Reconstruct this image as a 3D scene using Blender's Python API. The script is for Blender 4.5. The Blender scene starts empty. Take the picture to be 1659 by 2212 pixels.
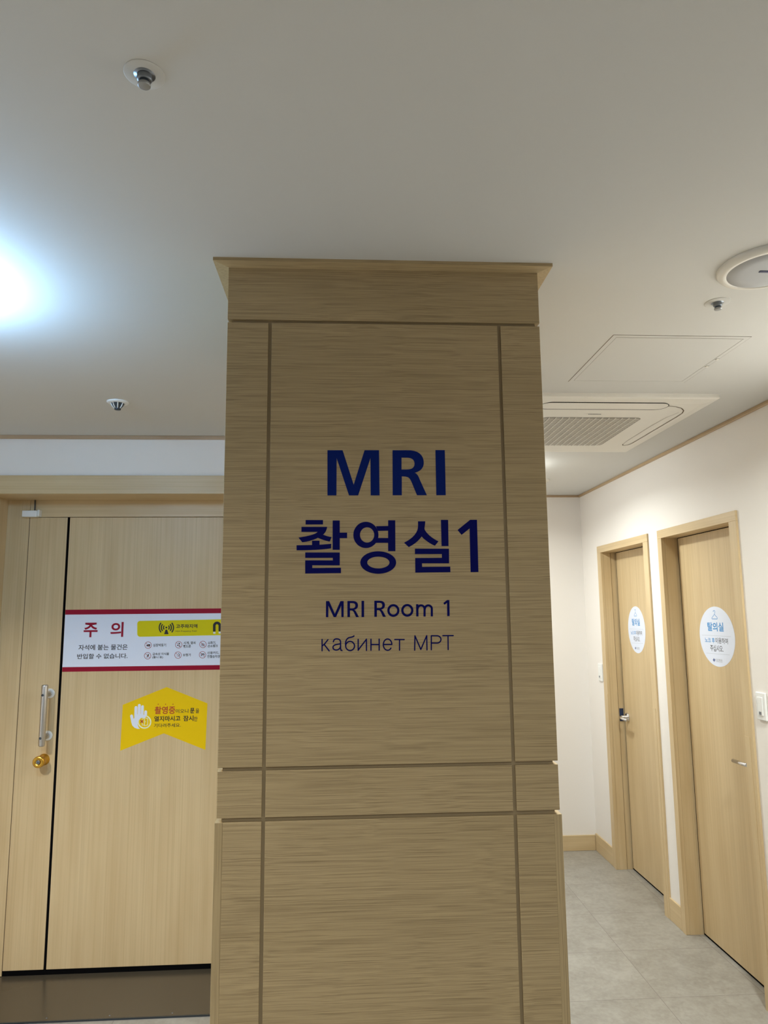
import bpy, math, random
from mathutils import Matrix, Vector
from mathutils.geometry import tessellate_polygon
random.seed(4)
sc = bpy.context.scene
COL = sc.collection

# ------------------------------------------------------------------ camera, world, lamps, exposure
CAM_H = 1.6093            # eye height; floor at z = 0, ceiling at z = 2.45 m
cd = bpy.data.cameras.new('camera')
cam = bpy.data.objects.new('camera', cd); COL.objects.link(cam)
cd.sensor_fit = 'VERTICAL'; cd.sensor_height = 36.0; cd.lens = 36.0 * 1536.0 / 2212.0
cd.clip_start = 0.02
YAW, PITCH, ROLL = math.radians(3.287), math.radians(8.122), math.radians(-0.547)
cam.matrix_world = (Matrix.Translation((0, 0, CAM_H)) @ Matrix.Rotation(-YAW, 4, 'Z')
                    @ Matrix.Rotation(math.pi / 2 + PITCH, 4, 'X') @ Matrix.Rotation(ROLL, 4, 'Z'))
sc.camera = cam

w = bpy.data.worlds.new('world'); sc.world = w; w.use_nodes = True
w.node_tree.nodes['Background'].inputs[0].default_value = (0.9, 0.92, 1, 1)
w.node_tree.nodes['Background'].inputs[1].default_value = 0.05

vs = sc.view_settings
vs.view_transform = 'Standard'; vs.look = 'None'; vs.gamma = 1.0; vs.use_curve_mapping = False
vs.exposure = 0.45

COOL = (0.80, 0.95, 1.08); NEUT = (0.95, 1.0, 0.97)
# ceiling lamps of the place and one added fill lamp: x, y, watts, colour, disc radius
LAMP_DOOR = (-1.75, 1.35, 42.0, (1.0, 0.98, 0.90), 0.08, 140)   # downlights: x, y, watts, colour, disc radius, beam angle
LAMP_HALL = (0.97, 3.97, 26.0, NEUT, 11.0)       # drum lamp behind the pillar: emission strength, downward watts
LAMP_END = (0.80, 4.74, 3.6, NEUT, 0.07, 150)
LAMP_SIDE = (1.38, 1.85, 25.0, NEUT, 0.08, 160)
FILL_REAR = (0.05, -0.35, 13.5, NEUT, 0.20, 160)  # added unseen fill, lifts the pillar front
LAMP_WEST = (-1.11, 1.70, 20.0, (0.42, 0.76, 1.18), 0.0)       # drum lamp just past the picture's edge

# ------------------------------------------------------------------ materials
def newmat(name):
    m = bpy.data.materials.new(name); m.use_nodes = True
    return m, m.node_tree, m.node_tree.nodes['Principled BSDF']

def plain(name, c, rough=0.5, metal=0.0, spec=0.5, bump=0.0, bscale=300, emit=None, estr=0):
    m, nt, b = newmat(name)
    b.inputs['Base Color'].default_value = (*c, 1); b.inputs['Roughness'].default_value = rough
    b.inputs['Metallic'].default_value = metal; b.inputs['Specular IOR Level'].default_value = spec
    tc = nt.nodes.new('ShaderNodeTexCoord'); n = nt.nodes.new('ShaderNodeTexNoise')
    n.inputs['Scale'].default_value = bscale; n.inputs['Detail'].default_value = 3
    nt.links.new(tc.outputs['Object'], n.inputs['Vector'])
    if bump:
        bp = nt.nodes.new('ShaderNodeBump'); bp.inputs['Strength'].default_value = bump; bp.inputs['Distance'].default_value = 0.001
        nt.links.new(n.outputs['Fac'], bp.inputs['Height']); nt.links.new(bp.outputs['Normal'], b.inputs['Normal'])
    else:
        mr = nt.nodes.new('ShaderNodeMapRange'); mr.inputs['To Min'].default_value = max(0, rough - .04); mr.inputs['To Max'].default_value = min(1, rough + .04)
        nt.links.new(n.outputs['Fac'], mr.inputs['Value']); nt.links.new(mr.outputs['Result'], b.inputs['Roughness'])
    if emit:
        b.inputs['Emission Color'].default_value = (*emit, 1); b.inputs['Emission Strength'].default_value = estr
    return m

def wood(name, light, mid, dark, along, lines=130.0, contrast=0.5, broad=9.0, rough=0.42, warp=0.004, bump=0.15):
    """laminate with fine streaks running along one axis"""
    m, nt, b = newmat(name); N = nt.nodes.new; L = nt.links.new
    tc = N('ShaderNodeTexCoord')
    wn = N('ShaderNodeTexNoise'); wn.inputs['Scale'].default_value = 4.0; wn.inputs['Detail'].default_value = 2
    wm = N('ShaderNodeVectorMath'); wm.operation = 'MULTIPLY_ADD'
    wm.inputs[1].default_value = (warp, warp, warp)
    L(tc.outputs['Object'], wn.inputs['Vector']); L(wn.outputs['Color'], wm.inputs[0]); L(tc.outputs['Object'], wm.inputs[2])
    def noise(across, length, detail):
        mp = N('ShaderNodeMapping'); s = [across, across, across]; s['XYZ'.index(along)] = length
        mp.inputs['Scale'].default_value = s
        n = N('ShaderNodeTexNoise'); n.inputs['Scale'].default_value = 1.0; n.inputs['Detail'].default_value = detail
        L(wm.outputs[0], mp.inputs['Vector']); L(mp.outputs[0], n.inputs['Vector'])
        return n.outputs['Fac']
    a = noise(lines, lines * 0.005, 2); c = noise(lines * 0.3, lines * 0.003, 1); d = noise(broad, broad * 0.12, 2)
    ra = N('ShaderNodeMapRange'); ra.inputs['From Min'].default_value = 0.44; ra.inputs['From Max'].default_value = 0.72; L(a, ra.inputs['Value'])
    rc = N('ShaderNodeMapRange'); rc.inputs['From Min'].default_value = 0.35; rc.inputs['From Max'].default_value = 0.7; L(c, rc.inputs['Value'])
    rd = N('ShaderNodeMapRange'); rd.inputs['From Min'].default_value = 0.3; rd.inputs['From Max'].default_value = 0.7; L(d, rd.inputs['Value'])
    m1 = N('ShaderNodeMix'); m1.data_type = 'RGBA'; m1.inputs[6].default_value = (*light, 1); m1.inputs[7].default_value = (*mid, 1); L(rd.outputs[0], m1.inputs[0])
    f = N('ShaderNodeMath'); f.operation = 'MULTIPLY_ADD'; f.inputs[1].default_value = 0.12; L(rc.outputs[0], f.inputs[0]); 
    g = N('ShaderNodeMath'); g.operation = 'MULTIPLY'; g.inputs[1].default_value = 0.88; L(ra.outputs[0], g.inputs[0]); L(g.outputs[0], f.inputs[2])
    k = N('ShaderNodeMath'); k.operation = 'MULTIPLY'; k.inputs[1].default_value = contrast; L(f.outputs[0], k.inputs[0])
    m2 = N('ShaderNodeMix'); m2.data_type = 'RGBA'; m2.inputs[7].default_value = (*dark, 1); L(k.outputs[0], m2.inputs[0]); L(m1.outputs[2], m2.inputs[6])
    L(m2.outputs[2], b.inputs['Base Color']); b.inputs['Roughness'].default_value = rough
    bp = N('ShaderNodeBump'); bp.inputs['Strength'].default_value = bump; bp.inputs['Distance'].default_value = 0.0006; bp.invert = True
    L(f.outputs[0], bp.inputs['Height']); L(bp.outputs['Normal'], b.inputs['Normal'])
    return m

def floor_mat():
    m, nt, b = newmat('vinyl_tile'); N = nt.nodes.new; L = nt.links.new
    tc = N('ShaderNodeTexCoord'); sep = N('ShaderNodeSeparateXYZ'); L(tc.outputs['Object'], sep.inputs[0])
    def math_(op, a, b_=None):
        n = N('ShaderNodeMath'); n.operation = op
        for i, v in enumerate((a, b_)):
            if v is None: continue
            if isinstance(v, (int, float)): n.inputs[i].default_value = v
            else: L(v, n.inputs[i])
        return n.outputs[0]
    def cell(out, off, size):
        return math_('DIVIDE', math_('ADD', out, off), size)
    cx = cell(sep.outputs[0], 10 * 0.45 - 1.325 - 0.6, 0.45); cy = cell(sep.outputs[1], 20 * 0.421 - 3.175 + 0.9185, 0.421)
    def line(c, size):
        f = math_('FRACT', c); d = math_('MINIMUM', f, math_('SUBTRACT', 1.0, f))
        return math_('LESS_THAN', math_('MULTIPLY', d, size), 0.0011)
    ln = math_('MAXIMUM', line(cx, 0.45), line(cy, 0.421))
    cmb = N('ShaderNodeCombineXYZ'); L(math_('FLOOR', cx), cmb.inputs[0]); L(math_('FLOOR', cy), cmb.inputs[1])
    wnz = N('ShaderNodeTexWhiteNoise'); L(cmb.outputs[0], wnz.inputs['Vector'])
    n1 = N('ShaderNodeTexNoise'); n1.inputs['Scale'].default_value = 7; n1.inputs['Detail'].default_value = 8; n1.inputs['Roughness'].default_value = .65
    n2 = N('ShaderNodeTexNoise'); n2.inputs['Scale'].default_value = 45; n2.inputs['Detail'].default_value = 5; n2.inputs['Distortion'].default_value = .6
    off = N('ShaderNodeVectorMath'); off.operation = 'MULTIPLY_ADD'; off.inputs[1].default_value = (3, 3, 3); L(wnz.outputs['Color'], off.inputs[0]); L(tc.outputs['Object'], off.inputs[2])
    L(off.outputs[0], n1.inputs['Vector']); L(off.outputs[0], n2.inputs['Vector'])
    mx = N('ShaderNodeMix'); mx.data_type = 'RGBA'; mx.inputs[6].default_value = (0.255, 0.235, 0.20, 1); mx.inputs[7].default_value = (0.36, 0.34, 0.30, 1)
    s = math_('ADD', math_('MULTIPLY', n1.outputs['Fac'], 0.6), math_('MULTIPLY', n2.outputs['Fac'], 0.4))
    mr = N('ShaderNodeMapRange'); mr.inputs['From Min'].default_value = .36; mr.inputs['From Max'].default_value = .64; L(s, mr.inputs['Value']); L(mr.outputs[0], mx.inputs[0])
    m2 = N('ShaderNodeMix'); m2.data_type = 'RGBA'; m2.inputs[7].default_value = (0.17, 0.15, 0.13, 1); L(mx.outputs[2], m2.inputs[6]); L(ln, m2.inputs[0])
    L(m2.outputs[2], b.inputs['Base Color']); b.inputs['Roughness'].default_value = 0.34
    return m

M = {}
PL, PM, PD = (0.52, 0.39, 0.215), (0.47, 0.35, 0.185), (0.20, 0.135, 0.062)
DL, DM, DD = (0.64, 0.49, 0.285), (0.57, 0.42, 0.23), (0.41, 0.285, 0.145)
M['pillar_h'] = wood('pillar_laminate', PL, PM, PD, 'X', 950, 0.80, rough=.55, warp=.006)
M['pillar_v'] = wood('pillar_edge_laminate', PL, PM, PD, 'Z', 700, 0.75, rough=.55)
M['pillar_side'] = wood('pillar_side_laminate', PL, PM, PD, 'Y', 700, 0.75, rough=.55)
M['groove'] = plain('groove_laminate', (0.37, 0.28, 0.16), 0.6)
M['door_v'] = wood('door_laminate', DL, DM, DD, 'Z', 170, 0.38, 14.0, warp=0.002, bump=0.05)
M['frame_v'] = wood('frame_laminate_upright', DL, DM, DD, 'Z', 190, 0.34, 20.0, warp=0.002, bump=0.05)
M['frame_x'] = wood('frame_laminate_x', DL, DM, DD, 'X', 190, 0.34, 20.0, warp=0.002, bump=0.05)
M['frame_y'] = wood('frame_laminate_y', DL, DM, DD, 'Y', 190, 0.34, 20.0, warp=0.002, bump=0.05)
M['trim_x'] = wood('cornice_laminate_x', (0.47, 0.335, 0.215), (0.41, 0.28, 0.17), DD, 'X', 190, 0.3, 20.0)
M['trim_y'] = wood('cornice_laminate_y', (0.50, 0.36, 0.21), (0.44, 0.30, 0.17), DD, 'Y', 190, 0.3, 20.0)
M['wall'] = plain('cream_wallpaper', (0.83, 0.785, 0.74), 0.62, bump=0.25, bscale=420)
M['ceiling'] = plain('ceiling_paint', (0.61, 0.60, 0.575), 0.8, bump=0.08, bscale=350)
M['floor'] = floor_mat()
M['black'] = plain('black_gap', (0.003, 0.003, 0.0035), 0.8, spec=0.03)
M['seam'] = plain('dark_seam', (0.10, 0.062, 0.03), 0.8)
M['steel'] = plain('satin_aluminium', (0.62, 0.62, 0.63), 0.32, 1.0)
M['chrome'] = plain('chrome', (0.72, 0.72, 0.74), 0.12, 1.0)
M['brass'] = plain('brass', (0.72, 0.42, 0.07), 0.30, 1.0)
M['bronze'] = plain('threshold_metal', (0.12, 0.098, 0.068), 0.24, 0.5, bump=0.02, bscale=60)
M['white'] = plain('white_plastic', (0.82, 0.82, 0.80), 0.35)
M['ivory'] = plain('air_conditioner_plastic', (0.74, 0.71, 0.65), 0.45)
M['grille'] = plain('air_conditioner_louvres', (0.25, 0.235, 0.205), 0.5)
M['slat'] = plain('air_conditioner_slats', (0.46, 0.43, 0.38), 0.5)
M['grey_mesh'] = plain('speaker_mesh', (0.47, 0.48, 0.50), 0.6, bump=0.3, bscale=900)
M['navy'] = plain('navy_slot', (0.035, 0.045, 0.11), 0.4)
M['grey_dark'] = plain('dark_metal', (0.06, 0.075, 0.095), 0.3, 0.8)
M['cap'] = plain('sprinkler_cap', (0.36, 0.37, 0.38), 0.4, 0.6)
M['grey'] = plain('grey_metal', (0.22, 0.24, 0.27), 0.35, 0.8)
M['blue_strike'] = plain('strike_plate', (0.03, 0.05, 0.12), 0.3, 0.6)
M['rubber'] = plain('cable_sheath', (0.06, 0.065, 0.07), 0.5)
M['letter'] = plain('royal_blue_vinyl', (0.0015, 0.014, 0.150), 0.6, spec=0.08)
M['letter_deep'] = plain('deep_blue_vinyl', (0.0012, 0.003, 0.105), 0.6, spec=0.08)
M['sign_white'] = plain('white_vinyl', (0.72, 0.77, 0.90), 0.4)
M['sign_yellow'] = plain('yellow_vinyl', (0.80, 0.53, 0.001), 0.45, spec=0.2)
M['pill_yellow'] = plain('lemon_vinyl', (0.66, 0.58, 0.002), 0.45, spec=0.2)
M['crimson'] = plain('crimson_print', (0.29, 0.003, 0.024), 0.45, spec=0.2)
M['brick'] = plain('brick_red_print', (0.42, 0.045, 0.012), 0.4)
M['ink'] = plain('black_print', (0.012, 0.012, 0.014), 0.4)
M['slate'] = plain('slate_print', (0.07, 0.075, 0.09), 0.4)
M['greyink'] = plain('grey_print', (0.28, 0.29, 0.32), 0.4)
M['azure'] = plain('azure_print', (0.035, 0.26, 0.60), 0.4)
M['rule'] = plain('pale_rule_print', (0.55, 0.60, 0.70), 0.4)
M['logo'] = plain('hospital_blue_print', (0.06, 0.10, 0.28), 0.4)
M['cream'] = plain('cream_print', (0.80, 0.80, 0.55), 0.4)
M['ring_print'] = plain('wine_print', (0.36, 0.10, 0.12), 0.4)
M['lamp_glow'] = plain('lamp_diffuser', (0.9, 0.9, 0.9), 0.5, emit=LAMP_WEST[3], estr=LAMP_WEST[2])
M['hall_glow'] = plain('hall_lamp_diffuser', (0.9, 0.9, 0.9), 0.5, emit=LAMP_HALL[3], estr=LAMP_HALL[2])
M['lamp_disc'] = plain('lamp_disc', (0.9, 0.9, 0.9), 0.5, emit=NEUT, estr=8)

# ------------------------------------------------------------------ mesh helpers
class MB:
    def __init__(s): s.v = []; s.f = []; s.sm = []
    def add(s, verts, faces, smooth=False):
        o = len(s.v); s.v += [tuple(p) for p in verts]
        s.f += [tuple(i + o for i in f) for f in faces]; s.sm += [smooth] * len(faces); return s
    def box(s, x0, x1, y0, y1, z0, z1):
        return s.add([(x0, y0, z0), (x1, y0, z0), (x1, y1, z0), (x0, y1, z0), (x0, y0, z1), (x1, y0, z1), (x1, y1, z1), (x0, y1, z1)],
                     [(0, 3, 2, 1), (4, 5, 6, 7), (0, 1, 5, 4), (1, 2, 6, 5), (2, 3, 7, 6), (3, 0, 4, 7)])
    def lathe(s, c, axis, prof, n=40, smooth=True):
        """profile of (radius, distance along axis) about point c"""
        ax = Vector(axis).normalized(); t = Vector((0, 0, 1)) if abs(ax.z) < .9 else Vector((1, 0, 0))
        u = ax.cross(t).normalized(); v = ax.cross(u); c = Vector(c); P = []
        for r, d in prof:
            for i in range(n):
                a = 2 * math.pi * i / n; P.append(c + ax * d + u * (r * math.cos(a)) + v * (r * math.sin(a)))
        F = [(j * n + i, j * n + (i + 1) % n, (j + 1) * n + (i + 1) % n, (j + 1) * n + i) for j in range(len(prof) - 1) for i in range(n)]
        s.add(P, F, smooth)
        if prof[0][0] > 1e-6: s.add(P[:n], [tuple(range(n))])
        if prof[-1][0] > 1e-6: s.add(P[-n:], [tuple(range(n))])
        return s
    def tube(s, pts, r, n=12):
        pts = [Vector(p) for p in pts]; P = []; 
        for i, p in enumerate(pts):
            d = (pts[min(i + 1, len(pts) - 1)] - pts[max(i - 1, 0)]).normalized()
            t = Vector((0, 0, 1)) if abs(d.z) < .9 else Vector((1, 0, 0)); u = d.cross(t).normalized(); v = d.cross(u)
            P += [p + u * (r * math.cos(2 * math.pi * k / n)) + v * (r * math.sin(2 * math.pi * k / n)) for k in range(n)]
        F = [(j * n + i, j * n + (i + 1) % n, (j + 1) * n + (i + 1) % n, (j + 1) * n + i) for j in range(len(pts) - 1) for i in range(n)]
        F += [tuple(range(n)), tuple(range(len(P) - n, len(P)))]
        return s.add(P, F, True)
    def slab(s, poly, fr, d0, d1):
        """flat outline (u, w) in frame fr, between distances d0 (back) and d1 (front)"""
        n = len(poly); P = [fr(u, w_, d0) for u, w_ in poly] + [fr(u, w_, d1) for u, w_ in poly]
        T = tessellate_polygon([[Vector((u, w_, 0)) for u, w_ in poly]])
        F = [tuple(i + n for i in t) for t in T] + [tuple(t) for t in T] + [(i, (i + 1) % n, n + (i + 1) % n, n + i) for i in range(n)]
        return s.add(P, F)

ORIGIN = {}
def build(name, mb, mat, parent=None, bevel=0.0, seg=2):
    v = mb.v
    if parent is None:
        xs, ys, zs = zip(*v); org = Vector(((min(xs) + max(xs)) / 2, (min(ys) + max(ys)) / 2, min(zs)))
    else: org = ORIGIN[parent.name]
    me = bpy.data.meshes.new(name)
    me.from_pydata([Vector(p) - org for p in v], [], mb.f); me.update()
    me.polygons.foreach_set('use_smooth', mb.sm)
    o = bpy.data.objects.new(name, me); COL.objects.link(o)
    me.materials.append(M[mat]); ORIGIN[o.name] = org
    if parent is None: o.location = org
    else: o.parent = parent
    if bevel:
        b = o.modifiers.new('bevel', 'BEVEL'); b.width = bevel; b.segments = seg; b.limit_method = 'ANGLE'; b.angle_limit = 0.6
    return o

def thing(name, loc, label, cat, group=None, kind=None):
    o = bpy.data.objects.new(name, None); COL.objects.link(o); o.location = loc; o.empty_display_size = .05
    ORIGIN[o.name] = Vector(loc)
    return tag(o, label, cat, group, kind)
def tag(o, label, cat, group=None, kind=None):
    o['label'] = label; o['category'] = cat
    if group: o['group'] = group
    if kind: o['kind'] = kind
    return o
def struct(name, mb, mat, bevel=0.0):
    o = build(name, mb, mat, None, bevel); o['kind'] = 'structure'; return o
def box(*a): return MB().box(*a)
def dup(root, loc, label):
    r = root.copy(); COL.objects.link(r); r.location = loc; r['label'] = label
    for ch in list(root.children):
        c = ch.copy(); COL.objects.link(c); c.parent = r
        for g in list(ch.children):
            d = g.copy(); COL.objects.link(d); d.parent = c
    return r

# ink on flat faces: frames turn (u mm, w mm, lift) into world points
LIFT = 0.00003
def ribbon(pts, wd, closed=False):
    P = [Vector(p) for p in pts]; L = []; R = []
    for i, p in enumerate(P):
        a = P[i] - P[i - 1] if i else None; b = P[i + 1] - P[i] if i < len(P) - 1 else None
        if i in (0, len(P) - 1) and len(P) > 2 and (P[0] - P[-1]).length < .25: a = P[-1] - P[-2]; b = P[1] - P[0]
        a = a or b; b = b or a; a = a.normalized(); b = b.normalized()
        na = Vector((-a.y, a.x)); nb = Vector((-b.y, b.x)); m = na + nb
        m = na if m.length < .3 else m.normalized(); k = 1 / max(.45, m.dot(na))
        L.append(p + m * (wd / 2 * k)); R.append(p - m * (wd / 2 * k))
    return L, R
def ink_mesh(prims, fr, d, mb=None, thick=0.0):
    mb = mb or MB(); k = 0
    for p in prims:
        dd = d + k * 0.000012; k += 1
        if p[0] == 'p':
            loops = [[Vector((a, b, 0)) for a, b in lp] for lp in p[1:]]
            # drop repeated points
            loops = [[q for i, q in enumerate(lp) if (q - lp[i - 1]).length > 1e-4] for lp in loops]
            flat = [q for lp in loops for q in lp]
            mb.add([fr(q.x, q.y, dd) for q in flat], tessellate_polygon(loops))
            if thick:
                for lp in loops:
                    n = len(lp)
                    mb.add([fr(q.x, q.y, dd) for q in lp] + [fr(q.x, q.y, dd - thick) for q in lp], [(i, (i + 1) % n, n + (i + 1) % n, n + i) for i in range(n)])
        else:
            _, wd, pts, cap = p
            pts = [q for i, q in enumerate(pts) if i == 0 or (Vector(q) - Vector(pts[i - 1])).length > 1e-3]
            runs = [[pts[0]]]; ends = [pts[0], pts[-1]]
            for i in range(1, len(pts)):
                runs[-1].append(pts[i])
                if i < len(pts) - 1:
                    a = (Vector(pts[i]) - Vector(pts[i - 1])).normalized(); b = (Vector(pts[i + 1]) - Vector(pts[i])).normalized()
                    if cap and a.dot(b) < .55: runs.append([pts[i]]); ends.append(pts[i])
            for run in runs:
                L, R = ribbon(run, wd); n = len(L)
                mb.add([fr(q.x, q.y, dd) for q in L + R], [(i, i + 1, n + i + 1, n + i) for i in range(n - 1)])
                dd = d + k * 0.000012; k += 1
            if cap:
                for e in ends:
                    dd = d + k * 0.000012; k += 1
                    mb.add([fr(e[0] + wd / 2 * math.cos(math.pi * i / 10), e[1] + wd / 2 * math.sin(math.pi * i / 10), dd) for i in range(20)], [tuple(range(20))])
    return mb
def text_mesh(s, u0, w0, u1, w1, bold, fr, d, mb=None):
    c = bpy.data.curves.new('t', 'FONT'); c.body = s; c.offset = bold; c.resolution_u = 5
    o = bpy.data.objects.new('t', c); COL.objects.link(o)
    dg = bpy.context.evaluated_depsgraph_get(); me = bpy.data.meshes.new_from_object(o.evaluated_get(dg))
    vs_ = [v.co.copy() for v in me.vertices]; fs = [tuple(p.vertices) for p in me.polygons]
    bpy.data.objects.remove(o); bpy.data.curves.remove(c); bpy.data.meshes.remove(me)
    xs = [v.x for v in vs_]; ys = [v.y for v in vs_]; x0, x1, y0, y1 = min(xs), max(xs), min(ys), max(ys)
    mb = mb or MB()
    return mb.add([fr(u0 + (v.x - x0) / (x1 - x0) * (u1 - u0), w0 + (v.y - y0) / (y1 - y0) * (w1 - w0), d) for v in vs_], fs)

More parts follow.
